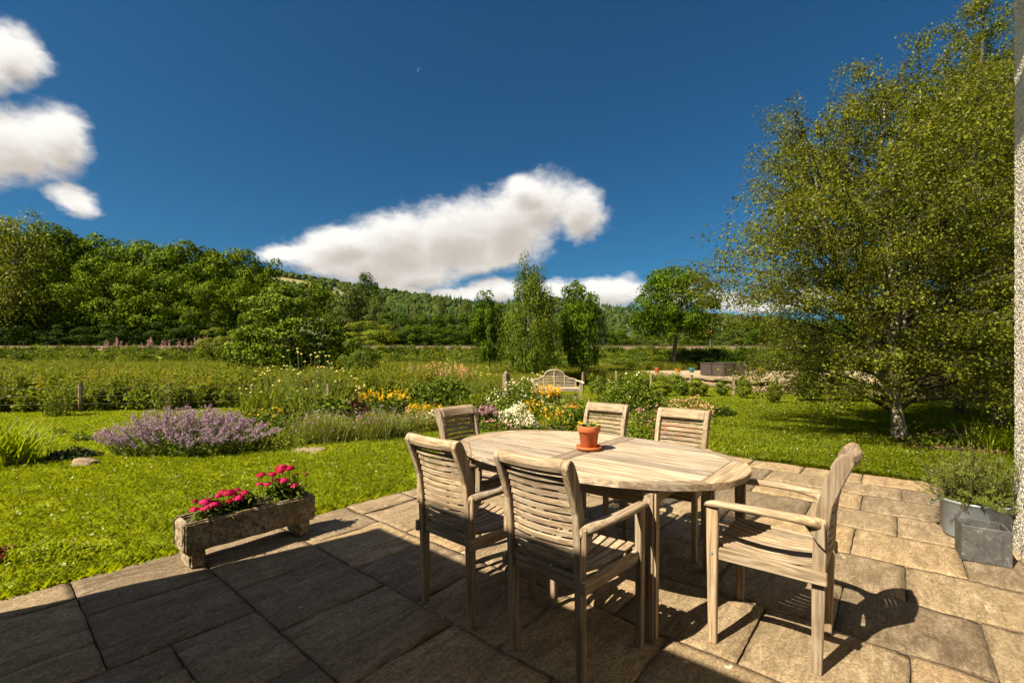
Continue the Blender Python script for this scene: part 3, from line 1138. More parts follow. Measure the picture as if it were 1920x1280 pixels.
MAPLE = [make_tree('maple_tree', [(0, 0, .55, .42, .42, .3), (-.1, 0, .82, .2, .2, .16), (.06, 0, .38, .40, .36, .16), (-.16, .05, .68, .28, .28, .18)],
                   .75, .020, 90, 120, .105, .030, LEAF['oak'], 36, M_POST, limbs=14),
         make_tree('maple_tree', [(0, 0, .46, .44, .42, .3), (.05, 0, .82, .34, .32, .16), (.0, 0, .66, .34, .34, .2), (-.15, 0, .3, .32, .3, .16)],
                   .75, .022, 105, 120, .105, .028, LEAF['oak'], 37, M_BARK, limbs=14)]
HAZEL = make_tree('hazel_bush', [(0, 0, .52, .44, .44, .40), (-.2, -.1, .32, .3, .3, .28), (.22, -.12, .34, .28, .3, .28), (.02, -.1, .76, .26, .26, .2), (0, -.28, .3, .36, .2, .26)],
                  .55, .022, 130, 150, .11, .026, LEAF['bush'], 38, limbs=14, shell=.65)
WILLOW = make_tree('sallow_tree', [(0, 0, .5, .42, .42, .42), (-.12, 0, .74, .24, .24, .2), (.16, 0, .34, .32, .3, .3)], .6, .02, 100, 110, .11, .026, LEAF['willow'], 39, limbs=10)
POPLAR = make_tree('poplar_tree', [(0, 0, .5, .36, .36, .42), (.04, 0, .8, .24, .24, .2), (-.1, 0, .3, .4, .36, .28)], .8, .02, 95, 110, .10, .026, LEAF['willow'], 40, limbs=12)
MOUND = make_tree('rounded_bush', [(0, 0, .46, .48, .48, .5), (-.2, -.1, .36, .3, .3, .36), (.2, -.1, .36, .3, .3, .36)], .3, .02, 90, 110, .12, .032, LEAF['hedge'], 41, limbs=8, shell=.7)
SHRUB = make_tree('garden_shrub', [(0, 0, .5, .44, .44, .42), (.14, -.1, .7, .28, .28, .28), (-.18, -.05, .36, .3, .3, .3)], .4, .02, 100, 32, .15, .085, LEAF['lime'], 42, limbs=8)
CONIF = make_tree('conifer_tree', [(0, 0, .2, .45, .45, .16), (0, 0, .4, .34, .34, .16), (0, 0, .6, .24, .24, .15), (0, 0, .8, .13, .13, .14)], .98, .018, 150, 36, .10, .035, LEAF['conifer'], 43, limbs=6)

W1, G1 = 'tall sycamore in the back row of the wood behind the track', 'trees of the wood behind the railway'


def zt(x, y):
    return float(hgt(x, y))


def tree_px(proto, px, top, wpx, Y, label, rz=None, group=None, cat='tree', name=None, crown=None, sink=.1):
    x = (px - CX) / FPX * Y
    z0 = zt(x, Y) - sink
    h = CAM_H + (HY - top) / FPX * Y - z0
    w = wpx / FPX * Y
    return put_tree(proto, (x, Y, z0), h, w, random.uniform(0, 6.28) if rz is None else rz, label, cat, group, name, crown)


# wood behind the track
wood = [(62, 440, 170, 57, 0), (158, 430, 180, 57, 1), (262, 437, 170, 56, 2), (345, 460, 160, 57, 0), (412, 462, 150, 58, 1), (480, 480, 110, 60, 2),
        (110, 500, 130, 51, 2), (208, 492, 130, 50.5, 0), (300, 505, 130, 51, 1), (385, 515, 120, 51, 2), (20, 520, 130, 51, 1), (455, 530, 100, 52, 0),
        (-60, 440, 210, 56, 2), (-170, 430, 220, 56, 0), (-290, 430, 240, 56, 1), (500, 590, 90, 54, 1)]
for k, (px, top, w, Y, p) in enumerate(wood):
    tree_px(SYC[p], px, top, w * 1.12, Y, W1 if Y > 53.5 else 'lower sycamore along the front of the wood facing the track', group=G1 if Y > 53.5 else 'front row of the wood')
# low growth that closes the wood's edge
for k in range(15):
    px = -40 + k * 41
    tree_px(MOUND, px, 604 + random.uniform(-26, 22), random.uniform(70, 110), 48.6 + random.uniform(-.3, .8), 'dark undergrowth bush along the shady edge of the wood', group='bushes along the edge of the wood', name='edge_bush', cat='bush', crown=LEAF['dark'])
# trees and hedges right of the wood, beyond the track
far = [(655, 528, 90, 62, WILLOW, 'olive sallow tree left of the taller poplar beyond the track', None, None),
       (690, 514, 70, 66, POPLAR, 'tall poplar rising over the olive sallows beyond the track', None, LEAF['hedge']),
       (705, 556, 62, 58, POPLAR, 'lower poplar in front of the tall one beyond the track', None, LEAF['willow']),
       (688, 600, 110, 50, MOUND, 'domed yellow-green bush close behind the railway track', None, LEAF['weed']),
       (640, 575, 80, 56, WILLOW, 'small sallow filling the gap behind the hazel bush', None, None)]
for (px, top, w, Y, p, lab, g, cm) in far:
    tree_px(p, px, top, w * 1.1, Y, lab, crown=cm)
row = [(745, 588, 100, 57), (800, 592, 95, 56), (850, 590, 90, 58), (770, 612, 90, 51), (835, 615, 90, 51), (890, 606, 80, 54), (725, 622, 80, 51), (905, 585, 80, 62), (960, 600, 90, 60), (1030, 606, 90, 60)]
for (px, top, w, Y) in row:
    tree_px(SYC[random.randrange(3)], px, top, w * 1.1, Y, 'dark green broadleaf in the tree belt right of the poplars', group='tree belt beyond the track', crown=LEAF['hedge'])
for (px, top, w, Y) in [(828, 556, 40, 90), (873, 562, 40, 95), (780, 572, 44, 85), (915, 575, 40, 92)]:
    tree_px(POPLAR, px, top, w * 1.1, Y, 'slim pale tree standing above the tree belt', group='slim trees above the belt')
row = [(1150, 622, 80, 56, 0), (1100, 615, 80, 60, 1), (1195, 628, 80, 57, 2), (1395, 602, 90, 62, 0), (1440, 606, 90, 60, 1), (1355, 618, 70, 58, 2), (1310, 624, 80, 57, 0), (1480, 610, 90, 58, 2), (1545, 606, 100, 58, 1), (1620, 600, 110, 58, 0), (1700, 596, 120, 58, 2), (1790, 590, 130, 58, 1), (1880, 590, 130, 58, 0)]
for (px, top, w, Y, k) in row:
    tree_px(SYC[k], px, top, w * 1.15, Y, 'broadleaf tree in the belt behind the terrace hedge', group='tree belt behind the terrace', crown=LEAF['willow'] if k == 2 else LEAF['hedge'])
for (px, top, w, Y) in [(1170, 612, 70, 140), (1225, 618, 90, 130), (1290, 612, 90, 150), (1340, 625, 80, 120), (1130, 605, 60, 150), (1400, 616, 90, 150)]:
    tree_px(MOUND, px, top, w * 1.1, Y, 'small far tree on the valley floor', group='far trees on the valley floor', crown=LEAF['willow'])
tree_px(CONIF, 1129, 578, 32, 52, 'narrow dark conifer showing right of the twin-stemmed maple')
# in the field this side of the track
tree_px(HAZEL, 548, 518, 208, 25.5, 'big rounded hazel bush in the meadow before the track', rz=.6, cat='bush')
tree_px(MOUND, 672, 628, 70, 23.5, 'small pale bush beside the big hazel', cat='bush', crown=LEAF['mid'])
tree_px(MOUND, 408, 612, 76, 39.0, 'round gorse bush growing on the railway embankment', cat='bush', crown=LEAF['lime'])
tree_px(MAPLE[0], 918, 540, 86, 26, 'young maple with a bare pale trunk left of the garden birch', rz=.3)
tree_px(MAPLE[1], 1092, 516, 104, 25.5, 'leafy maple with a rounded head right of the garden birch', rz=1.2)
tree_px(OAK, 1266, 500, 180, 35, 'spreading oak tree with an open crown behind the terrace', rz=.2)
for k, (px, top, w, Y) in enumerate([(1300, 658, 90, 36), (1350, 654, 90, 36), (1400, 656, 90, 35.5), (1450, 655, 90, 35), (1505, 652, 90, 35), (1560, 652, 90, 35)]):
    tree_px(MOUND, px, top, w * 1.15, Y, 'dark shady hedge plant in the row behind the rattan set' if k < 3 else 'paler green hedge plant in the row right of the rattan set', group='dark hedge behind the terrace' if k < 3 else 'pale hedge behind the terrace', cat='hedge', name='hedge_plant', crown=LEAF['dark'] if k < 3 else LEAF['mid'])
for (px, top, w, Y) in [(1030, 640, 110, 31), (1075, 648, 90, 30), (880, 655, 60, 36.5), (1140, 660, 110, 36), (1195, 664, 90, 36)]:
    tree_px(MOUND, px, top, w * 1.1, Y, 'scrubby bush between the young trees and the embankment', group='scrub below the embankment', cat='bush', name='scrub_bush', crown=LEAF['mid'])
# far-left weeping birch behind the track
LBIRCH = make_tree('weeping_birch', [(-.05, 0, .62, .4, .4, .32), (.12, 0, .82, .22, .22, .17), (.2, 0, .4, .3, .34, .24), (-.22, 0, .5, .25, .3, .3), (-.12, 0, .9, .14, .14, .1)], .85, .020, 300, 44, .085, .022, LEAF['birch'], 44, M_BIRCH, hang=1.0, limbs=14, flat=1.3, lean=(.12, 0))
tree_px(LBIRCH, 12, 410, 190, 48.5, 'weeping birch with a pale leaning trunk at the near end of the wood', rz=0.0)


# ---- birches with airy, arching branches
def birch(name, label, base, path, H, spread, zlow, nprim, nleaf, seed, leaf=.042, prof=None, trunk_r=.11, group=None, mat='birch', bark=None, stems=(), rise=0.0, low=.9):
    rg = np.random.default_rng(seed)
    root = empty(name, base, label=label, cat='tree', group=group)
    path = np.array(path, float)
    s = np.linspace(0, 1, 16)
    pz = path[:, 2] / path[-1, 2]
    tp = np.stack([np.interp(s, pz, path[:, 0]), np.interp(s, pz, path[:, 1]), s * H], -1)
    tp[1:-1, :2] += rg.normal(0, .02, (14, 2))
    tr = trunk_r * (1 - s) ** .8 + .008
    tr[0] *= 1.35
    trunk_paths = [(tp, tr)]
    all_tp = [tp]
    for st_ in stems:                                    # further stems from the same base
        q_ = np.array(st_, float)
        t2 = np.stack([np.interp(s, q_[:, 2] / q_[-1, 2], q_[:, c]) for c in (0, 1)] + [s * q_[-1, 2]], -1)
        t2[2:-1, :2] += rg.normal(0, .02, (13, 2))
        trunk_paths.append((t2, tr * .8)); all_tp.append(t2)
    twig_paths, LP = [], []
    for k in range(nprim):
        f = (k + rg.random()) / nprim
        z = zlow + (H * .985 - zlow) * f ** low
        sz = z / H
        tq = all_tp[k % len(all_tp)]
        p0 = np.array([np.interp(sz, s, tq[:, c]) for c in range(3)])
        az = k * 2.39996 + rg.normal(0, .3)
        g = (sz - zlow / H) / (1 - zlow / H)
        Lb = spread * (prof(g) if prof else (1.05 - .8 * g)) * rg.uniform(.7, 1.12)
        el0 = R(18 + rise + (48 - rise * .6) * g + rg.normal(0, 7))
        q = np.linspace(0, 1, 7)
        ele = el0 - q * R(52 - 26 * g) * (.5 + q * .6)
        d = np.stack([np.cos(ele) * math.cos(az), np.cos(ele) * math.sin(az), np.sin(ele)], -1)
        d[:, :2] += rg.normal(0, .10, (7, 2))
        pts = p0 + np.concatenate([[[0, 0, 0]], np.cumsum(d[:-1] * Lb / 6, 0)])
        r0 = max(.010, np.interp(sz, s, tr) * .38)
        trunk_paths.append((pts, np.linspace(r0, .005, 7))) if r0 > .05 else twig_paths.append((pts, np.linspace(r0, .004, 7)))
        nsec = int(6 + Lb * 4.6)
        for j in range(nsec):
            u = rg.uniform(.22, 1.0)
            a = np.array([np.interp(u, q, pts[:, c]) for c in range(3)])
            az2 = az + rg.choice([-1, 1]) * rg.uniform(.3, 1.2)
            e2 = rg.uniform(-.15, .75)
            L2 = Lb * rg.uniform(.16, .36) * (1.1 - .4 * u) + .15
            qq = np.linspace(0, 1, 5)
            ee = e2 - qq * rg.uniform(.7, 1.5)
            d2 = np.stack([np.cos(ee) * math.cos(az2), np.cos(ee) * math.sin(az2), np.sin(ee)], -1)
            sp = a + np.concatenate([[[0, 0, 0]], np.cumsum(d2[:-1] * L2 / 4, 0)])
            twig_paths.append((sp, np.linspace(.0055, .002, 5)))
            LP.append((sp, L2))
        LP.append((pts[3:], Lb * .35))
    w = np.array([l for _, l in LP]); w = w / w.sum()
    cnt = rg.multinomial(nleaf, w)
    pos = []
    for (sp, _), c in zip(LP, cnt):
        u = rg.uniform(.05, 1.03, c) * (len(sp) - 1)
        i = np.clip(u.astype(int), 0, len(sp) - 2); f = (u - i)[:, None]
        p = sp[i] * (1 - f) + sp[i + 1] * f
        off = rg.normal(0, .05, (c, 3)); off[:, 2] -= np.abs(rg.normal(0, .07, c))
        pos.append(p + off)
    P = np.concatenate(pos)
    P = P[P[:, 2] > .45]
    V, Fq = leaf_cards(P, leaf, rg, up=.35, hang=.6, width=.38)
    tv, tf = branch_tubes(trunk_paths, 8)
    link_mesh('trunk', np_mesh('trunk', tv, tf), bark or M_BIRCH, root, smooth=True)
    bv, bf = branch_tubes(twig_paths, 3)
    link_mesh('branch', np_mesh('branch', bv, bf), M_TWIG, root)
    link_mesh('crown', np_mesh('crown', V, Fq), LEAF[mat], root)
    return root


b1 = ground_at(1688, 822)
birch('birch_tree', 'birch whose pale trunk stands at the lawn edge nearest the slate planter', b1, [(0, 0, 0), (-.14, 0, 1.0), (-.05, .05, 2.4), (-.25, .1, 4.0), (-.2, .1, 5.6)], 5.9, 3.0, .45, 150, 165000, 51, leaf=.040,
      prof=lambda g: (.85 + .35 * math.sin(min(1, g * 1.7) * math.pi) if g < .45 else 1.05 - 1.25 * (g - .45)) * .95, trunk_r=.085, stems=[[(0, 0, 0), (-.12, 0, .7), (-.75, .1, 2.4), (-1.25, .2, 4.0), (-1.5, .2, 5.2)], [(0, 0, 0), (-.1, 0, .9), (.35, .3, 2.6), (.7, .5, 4.5), (.8, .5, 6.4)]], rise=8, low=1.08)
b2 = ground_at(1874, 797)
birch('birch_tree', 'taller birch with a dark forked base beside the house corner', b2, [(0, 0, 0), (-.1, 0, 1.0), (-.45, 0, 2.5), (-.55, 0, 5.5), (-.3, 0, 8.7)], 8.9, 2.6, .6, 110, 110000, 52, trunk_r=.09, bark=M_BARK, stems=[[(0, 0, 0), (.1, 0, 1.0), (.5, .1, 3), (.6, .2, 5.5), (.7, .2, 8.0)]], rise=8, low=1.2)
b3 = Vector((11.4, 11.6, zt(11.4, 11.6)))
birch('birch_tree', 'birch standing behind the two nearer birches by the terrace', b3, [(0, 0, 0), (.1, 0, 1.5), (-.2, 0, 4), (.1, 0, 8.9)], 8.7, 3.3, .5, 90, 76000, 53, leaf=.052, trunk_r=.09, bark=M_BARK)
b4 = Vector((14.2, 13.2, zt(14.2, 13.2)))
birch('birch_tree', 'rearmost birch filling the gap towards the house corner', b4, [(0, 0, 0), (.1, 0, 1.5), (-.2, 0, 4), (.1, 0, 9.2)], 9.2, 3.4, .5, 70, 56000, 54, leaf=.064, trunk_r=.1, bark=M_BARK)
# the slim garden birch in the middle distance
GBIRCH = make_tree('birch_tree', [(0, 0, .24, .44, .42, .20), (-.04, 0, .40, .42, .40, .20), (.03, 0, .56, .33, .33, .18), (0, 0, .70, .24, .24, .15), (-.05, 0, .82, .15, .15, .11), (-.10, 0, .92, .06, .06, .07), (.1, 0, .80, .09, .09, .08)],
                   .93, .013, 220, 120, .08, .018, LEAF['gbirch'], 45, M_BIRCH, hang=1.0, limbs=16, flat=1.25, shell=.5, lean=(-.08, 0))
tree_px(GBIRCH, 997, 480, 132, 23.5, 'slender pointed garden birch between the two maples', rz=0.0)

# ================================================================== PATIO FURNITURE
def arc(n, f):
    return [f(k / (n - 1)) for k in range(n)]


POST_F = [(-.185, 0), (-.185, .44), (-.192, .60), (-.205, .72), (-.228, .82), (-.252, .885), (-.272, .925)]
POST_B = [(-.334, .915), (-.318, .875), (-.287, .80), (-.258, .72), (-.243, .60), (-.236, .44), (-.222, 0)]
POST_T = [(-.286, .942), (-.306, .950), (-.325, .940)]


def post_y(z):
    f = np.interp(z, [p[1] for p in POST_F], [p[0] for p in POST_F])
    b = np.interp(z, [p[1] for p in reversed(POST_B)], [p[0] for p in reversed(POST_B)])
    return (f + b) / 2


def make_chair():
    t = empty('armchair')
    prof = POST_F + POST_T + POST_B
    for s in (-1, 1):
        MB().extrude(prof, s * .182 - .0165, s * .182 + .0165).build('back_post', TEAK[2], t, bevel=.004)
    # scrolled crest rail, bowed backwards
    sec = [(-.246, .884), (-.257, .907), (-.269, .929), (-.285, .944), (-.306, .950), (-.326, .940), (-.332, .918), (-.324, .898), (-.306, .882), (-.278, .873), (-.256, .873)]
    rings = [[(x, a - .020 * (1 - (x / .165) ** 2), b) for a, b in sec] for x in np.linspace(-.1665, .1665, 11)]
    MB().sweep(None, rings).build('crest_rail', TEAK[0], t, bevel=.003, smooth=False)
    for k in range(12):
        z = .487 + k * .0335
        y = post_y(z)
        bow = .026
        rings = []
        for x in np.linspace(-.1665, .1665, 9):
            yy = y - bow * (1 - (x / .165) ** 2)
            rings.append([(x, yy - .006, z - .0125), (x, yy + .006, z - .0125), (x, yy + .0045, z + .0125), (x, yy - .0075, z + .0125)])
        MB().sweep(None, rings).build('back_slat', TEAK[0], t, bevel=.0025)
    MB().box(-.1665, .1665, -.222, -.199, .398, .452).build('rear_rail', TEAK[0], t, bevel=.004)
    # front legs and front rail
    for s in (-1, 1):
        m = MB()
        x0, x1 = (.232, .264) if s > 0 else (-.264, -.232)
        m.hexa([(x0, .186, 0), (x1, .186, 0), (x1, .222, 0), (x0, .222, 0)], [(x0, .178, .648), (x1, .178, .648), (x1, .232, .648), (x0, .232, .648)])
        m.build('front_leg', TEAK[2], t, bevel=.005)
    rings = []
    for x in np.linspace(-.2325, .2325, 11):
        dip = .016 * (1 - (x / .2325) ** 2)
        rings.append([(x, .190, .392 - dip * .3), (x, .216, .392 - dip * .3), (x, .216, .458 - dip), (x, .190, .458 - dip)])
    MB().sweep(None, rings).build('front_rail', TEAK[0], t, bevel=.004)
    # side rails lap the outside of the back posts
    for s in (-1, 1):
        lo = [(s * .2005, -.243, .395), (s * .2245, -.243, .395), (s * .2535, .178, .400), (s * .2315, .178, .400)]
        hi = [(x, y, z + .056) for x, y, z in lo]
        MB().hexa(lo, hi).build('side_rail', TEAK[1], t, bevel=.004)
    # nine seat slats running front to back, gently dished
    for k in range(9):
        f = (k - 4) / 4
        rings = []
        for q in np.linspace(0, 1, 8):
            y = -.196 + q * .410
            xc = f * (.142 + .058 * q)
            hw = .0145 + .004 * q
            z = .446 + .012 * q - .022 * math.sin(q * math.pi) - .010 * (1 - f * f) * q
            rings.append([(xc - hw, y, z), (xc + hw, y, z), (xc + hw, y, z + .014), (xc - hw, y, z + .014)])
        MB().sweep(None, rings).build('seat_slat', TEAK[1], t, bevel=.002)
    # bowed armrests with a shaped block at the post
    for s in (-1, 1):
        pts = [(.186, -.232, .642), (.208, -.205, .652), (.238, -.150, .664), (.258, -.06, .670), (.264, .05, .670), (.260, .15, .666), (.252, .22, .660), (.248, .250, .654)]
        wd = [.020, .026, .029, .0275, .026, .026, .026, .020]
        th = [.026, .025, .019, .0165, .0155, .0155, .015, .011]
        q = np.linspace(0, 1, 22)
        i = np.linspace(0, 1, len(pts))
        P = np.stack([np.interp(q, i, [p[c] for p in pts]) for c in range(3)], -1)
        for _ in range(2):
            P[1:-1] = (P[:-2] + 2 * P[1:-1] + P[2:]) / 4
        wq, tq = np.interp(q, i, wd), np.interp(q, i, th)
        rings = []
        for k in range(len(q)):
            d = P[min(k + 1, len(q) - 1)] - P[max(k - 1, 0)]
            n = np.array([d[1], -d[0], 0]); n /= np.linalg.norm(n)
            c = P[k]
            ring = []
            for a in np.linspace(0, 2 * math.pi, 12, endpoint=False):
                ca, sa = math.cos(a), math.sin(a)
                ca = math.copysign(abs(ca) ** .7, ca); sa = math.copysign(abs(sa) ** .7, sa)
                p = c + n * wq[k] * ca + np.array([0, 0, tq[k] * sa])
                ring.append((s * p[0], p[1], p[2]))
            rings.append(ring)
        a = MB().sweep(None, rings).build('armrest', TEAK[1], t, smooth=True)
        pr = [(-.236, .66), (-.236, .545), (-.205, .575), (-.180, .612), (-.150, .650), (-.150, .66)]
        MB().extrude(pr, s * .1995, s * .2225).build('arm_block', TEAK[2], t, bevel=.004)
        b = MB().lathe([(.0, 0), (.007, 0), (.007, .004), (0, .004)], 8).build('bolt_head', M_ZINC, t)
        b.location = (s * .264, .205, .43); b.rotation_euler = (0, s * R(90), 0)
    return t


chair0 = make_chair()
chairs = [
    ((1.825, 1.172), ANG - R(90), 'weathered teak armchair with its back to the house, next to the table corner leg'),
    ((1.825, 1.815), ANG - R(90), 'weathered teak armchair with its back to the house, next to the stone trough'),
    ((2.52, .462), ANG, 'weathered teak armchair pulled up to the table end facing the slate planter'),
    ((2.56, 2.47), ANG + R(180), 'weathered teak armchair at the table end on the lawn side beside the flower bed'),
    ((3.29, 1.93), ANG + R(90), 'weathered teak armchair directly behind the terracotta pot, backing on the flowers'),
    ((3.29, 1.27), ANG + R(90), 'weathered teak armchair with red flowers showing through its back slats'),
]
for k, ((u, v), rz, lab) in enumerate(chairs):
    o = chair0 if k == 0 else copy_tree(chair0)
    o.location = UV(u, v, .001)
    o.rotation_euler = (0, 0, rz + random.uniform(-.015, .015))
    tag(o, lab, 'chair', 'teak armchairs round the oval table')

# ---- oval table: planked top with a segmented rim and a dark centre strip
TU, TV, TZ = 2.545, 1.52, .76


def make_table():
    t = empty('oval_table', UV(TU, TV), ANG, label='oval weathered teak garden table with a dark strip across its planked top', cat='table')
    hw, hl, th = .61, .945, .034

    def oval(a, k=1.0):
        c, s = math.cos(a), math.sin(a)
        e = 2 / 2.25
        return (k * hw * math.copysign(abs(c) ** e, c), k * hl * math.copysign(abs(s) ** e, s))
    outline = [oval(2 * math.pi * k / 160) for k in range(160)]
    # inner panel: full width in the middle, tapering to a short straight end
    y1, y2, x2 = .50, .80, .27

    def prism(poly, z0, z1):
        n = len(poly)
        me = bpy.data.meshes.new('p')
        me.from_pydata([(x, y, z0) for x, y in poly] + [(x, y, z1) for x, y in poly], [],
                       [tuple(range(n - 1, -1, -1)), tuple(range(n, 2 * n))] + [(k, (k + 1) % n, (k + 1) % n + n, k + n) for k in range(n)])
        return me

    def clip(poly, nx, ny, d):
        """keep the side nx*x + ny*y <= d"""
        out = []
        for k in range(len(poly)):
            a, b = poly[k], poly[(k + 1) % len(poly)]
            da, db = nx * a[0] + ny * a[1] - d, nx * b[0] + ny * b[1] - d
            if da <= 0:
                out.append(a)
            if da * db < 0:
                q = da / (da - db)
                out.append((a[0] + (b[0] - a[0]) * q, a[1] + (b[1] - a[1]) * q))
        return out

    def piece(name, poly, mat, z1=TZ, z0=TZ - th, bev=.003, parent=t):
        if len(poly) < 3:
            return
        # drop near-duplicate points
        pl = [p for k, p in enumerate(poly) if math.hypot(p[0] - poly[k - 1][0], p[1] - poly[k - 1][1]) > 1e-4]
        me = prism(pl, z0, z1)
        bm = bmesh.new(); bm.from_mesh(me)
        ed = [e for e in bm.edges if abs(e.verts[0].co.z - e.verts[1].co.z) < 1e-6]
        bmesh.ops.bevel(bm, geom=ed, offset=bev, segments=2, affect='EDGES', clamp_overlap=True)
        bm.to_mesh(me); bm.free()
        return link_mesh(name, me, mat, parent)
    # edge line of the panel's slanting sides through (xe, y1) and (x2, y2)
    xe = max(p[0] for p in outline if abs(p[1] - y1) < .03)
    sl = Vector((y2 - y1, xe - x2)); sl.normalize()
    dl = sl.x * xe + sl.y * y1
    panel = outline
    for sx in (-1, 1):
        for sy in (-1, 1):
            panel = clip(panel, sx * sl.x, sy * sl.y, dl - .001)
    panel = clip(clip(panel, 0, 1, y2 - .001), 0, -1, y2 - .001)
    rg = random.Random(4)
    for half in (-1, 1):
        hp = clip(panel, 0, -half, -.0515)
        n = 11
        for k in range(n):
            a, b = -hw + 2 * hw * k / n, -hw + 2 * hw * (k + 1) / n
            pl = clip(clip(hp, -1, 0, -(a + .0009)), 1, 0, b - .0009)
            piece('plank', pl, TEAK_TOP, TZ + rg.uniform(-.0012, .0006), bev=.0018)
    st = clip(clip(outline, 0, 1, .0495), 0, -1, .0495)
    piece('centre_strip', st, TEAK_DARK, TZ - .0006)
    for sy in (-1, 1):
        end = clip(outline, 0, -sy, -(y2 + .0005))
        # end board is cut at the panel's corners with lines towards the rim
        for sx in (-1, 1):
            end = clip(end, sx * .93, -sy * .37, .93 * x2 - .37 * y2)
        piece('rim_board', end, TEAK[0])
        for sx in (-1, 1):
            sd = clip(outline, -sx * sl.x, -sy * sl.y, -(dl + .0005))
            sd = clip(sd, -sx * .93, sy * .37, -(.93 * x2 - .37 * y2 + .0012))
            sd = clip(sd, 0, -sy, 0)
            piece('rim_board', sd, TEAK[1], TZ - rg.uniform(0, .0008))
    # apron, legs and cross pieces
    lx, ly = .44, .62
    ins = .006
    for sx in (-1, 1):
        MB().box(sx * (lx - .012) - .012, sx * (lx - .012) + .012, -ly + .03, ly - .03, TZ - th - .092, TZ - th - .001).build('apron', TEAK[1], t, bevel=.003)
        for sy in (-1, 1):
            m = MB()
            h = .034
            m.hexa([(sx * lx - h * .85, sy * ly - h * .85, 0), (sx * lx + h * .85, sy * ly - h * .85, 0), (sx * lx + h * .85, sy * ly + h * .85, 0), (sx * lx - h * .85, sy * ly + h * .85, 0)],
                   [(sx * lx - h, sy * ly - h, TZ - th - .002), (sx * lx + h, sy * ly - h, TZ - th - .002), (sx * lx + h, sy * ly + h, TZ - th - .002), (sx * lx - h, sy * ly + h, TZ - th - .002)])
            leg = m.build('leg', TEAK[2], t, bevel=.012, segs=3)
            for dz in (.025, .062):
                pg = MB().lathe([(0, 0), (.0075, 0), (.0075, .003), (0, .003)], 10).build('plug', TEAK_DARK, leg)
                pg.location = (sx * (lx + .0335) - (0 if sx > 0 else 0), sy * ly, TZ - th - dz)
                pg.rotation_euler = (0, sx * R(90), 0)
    for sy in (-1, 1):
        MB().box(-lx + .03, lx - .03, sy * (ly - .012) - .012, sy * (ly - .012) + .012, TZ - th - .092, TZ - th - .001).build('apron', TEAK[0], t, bevel=.003)
    for y in (-.14, .14):
        MB().box(-lx, lx, y - .02, y + .02, TZ - th - .05, TZ - th - .001).build('bearer', TEAK[0], t, bevel=.003)
    return t


make_table()

# ---- terracotta pot, saucer and succulent on the table
pp = at(1104, 843, 853 * (CAM_H - TZ) / (843 - HY)); pp.z = TZ + .0005
m = MB().lathe([(0, .002), (.062, .002), (.078, .008), (.082, .026), (.076, .026), (.071, .012), (0, .011)], 32)
tag(m.build('saucer', M_TERRA, smooth=True), 'terracotta saucer under the pot on the table', 'saucer').location = pp
pot = empty('flower_pot', pp + Vector((0, 0, .011)), label='small terracotta flower pot standing on the teak table', cat='pot')
MB().lathe([(0, .001), (.046, .001), (.050, .006), (.064, .108), (.067, .110)], 32).build('body', M_TERRA, pot, smooth=True)
MB().lathe([(.064, .107), (.071, .107), (.073, .110), (.075, .142), (.073, .145), (.066, .145), (.064, .120), (.0, .118)], 32).build('rim', M_TERRA, pot, smooth=True)
MB().lathe([(.0, .126), (.03, .128), (.0655, .124)], 20).build('soil', M_SOIL, pot)
M_SUCC = leaf_mat('succulent_leaf', (.16, .18, .075), (.30, .30, .14), .15)
sc = empty('succulent', pp + Vector((0, 0, .135)), label='grey-green succulent rosettes with orange flowers in the terracotta pot', cat='plant')


def rosette(c, r, n, mat, seed, parent, name='rosette'):
    rg = np.random.default_rng(seed)
    m = MB()
    for k in range(n):
        a = k * 2.39996; f = k / n
        el = R(70 - 62 * f); L_ = r * (.45 + .6 * f)
        d = Vector((math.cos(a) * math.cos(el), math.sin(a) * math.cos(el), math.sin(el)))
        s = Vector((-math.sin(a), math.cos(a), 0)); u = d.cross(s)
        c0 = Vector(c)
        m.add([c0 - s * L_ * .10, c0 + s * L_ * .10, c0 + d * L_ * .6 + s * L_ * .24 + u * .0, c0 + d * L_ + u * -L_ * .06, c0 + d * L_ * .6 - s * L_ * .24, c0 + d * L_ * .55 - u * L_ * .14, c0 + d * L_ * .5 + u * L_ * .10],
              [(0, 6, 4), (0, 1, 6), (1, 2, 6), (2, 3, 6), (3, 4, 6), (0, 4, 5), (1, 0, 5), (2, 1, 5), (3, 2, 5), (4, 3, 5)])
    return m.build(name, mat, parent)


rosette((.018, -.02, .012), .066, 24, M_SUCC, 1, sc)
rosette((-.03, .0, .012), .058, 22, M_SUCC, 2, sc)
rosette((.03, .032, .01), .052, 20, M_SUCC, 3, sc)


def flower_blob(parent, c, r, mat, seed, n=60, name='flower_head', size=.35, flat=.7):
    """a head of many small petals"""
    rg = np.random.default_rng(seed)
    d = rg.normal(size=(n, 3)); d[:, 2] = np.abs(d[:, 2]) * 1.0 + .05
    d /= np.linalg.norm(d, axis=1, keepdims=True)
    P = np.array(c)[None] + d * r * np.array([1, 1, flat]) * rg.uniform(.75, 1.0, (n, 1))
    s = r * size
    b = np.cross(d, rg.normal(size=(n, 3))); b /= np.linalg.norm(b, axis=1, keepdims=True)
    t = np.cross(d, b)
    V = np.stack([P + b * s, P + t * s + d * s * .35, P - b * s, P - t * s + d * s * .35], 1).reshape(-1, 3)
    return link_mesh(name, np_mesh(name, V, np.arange(4 * n).reshape(-1, 4)), mat, parent)


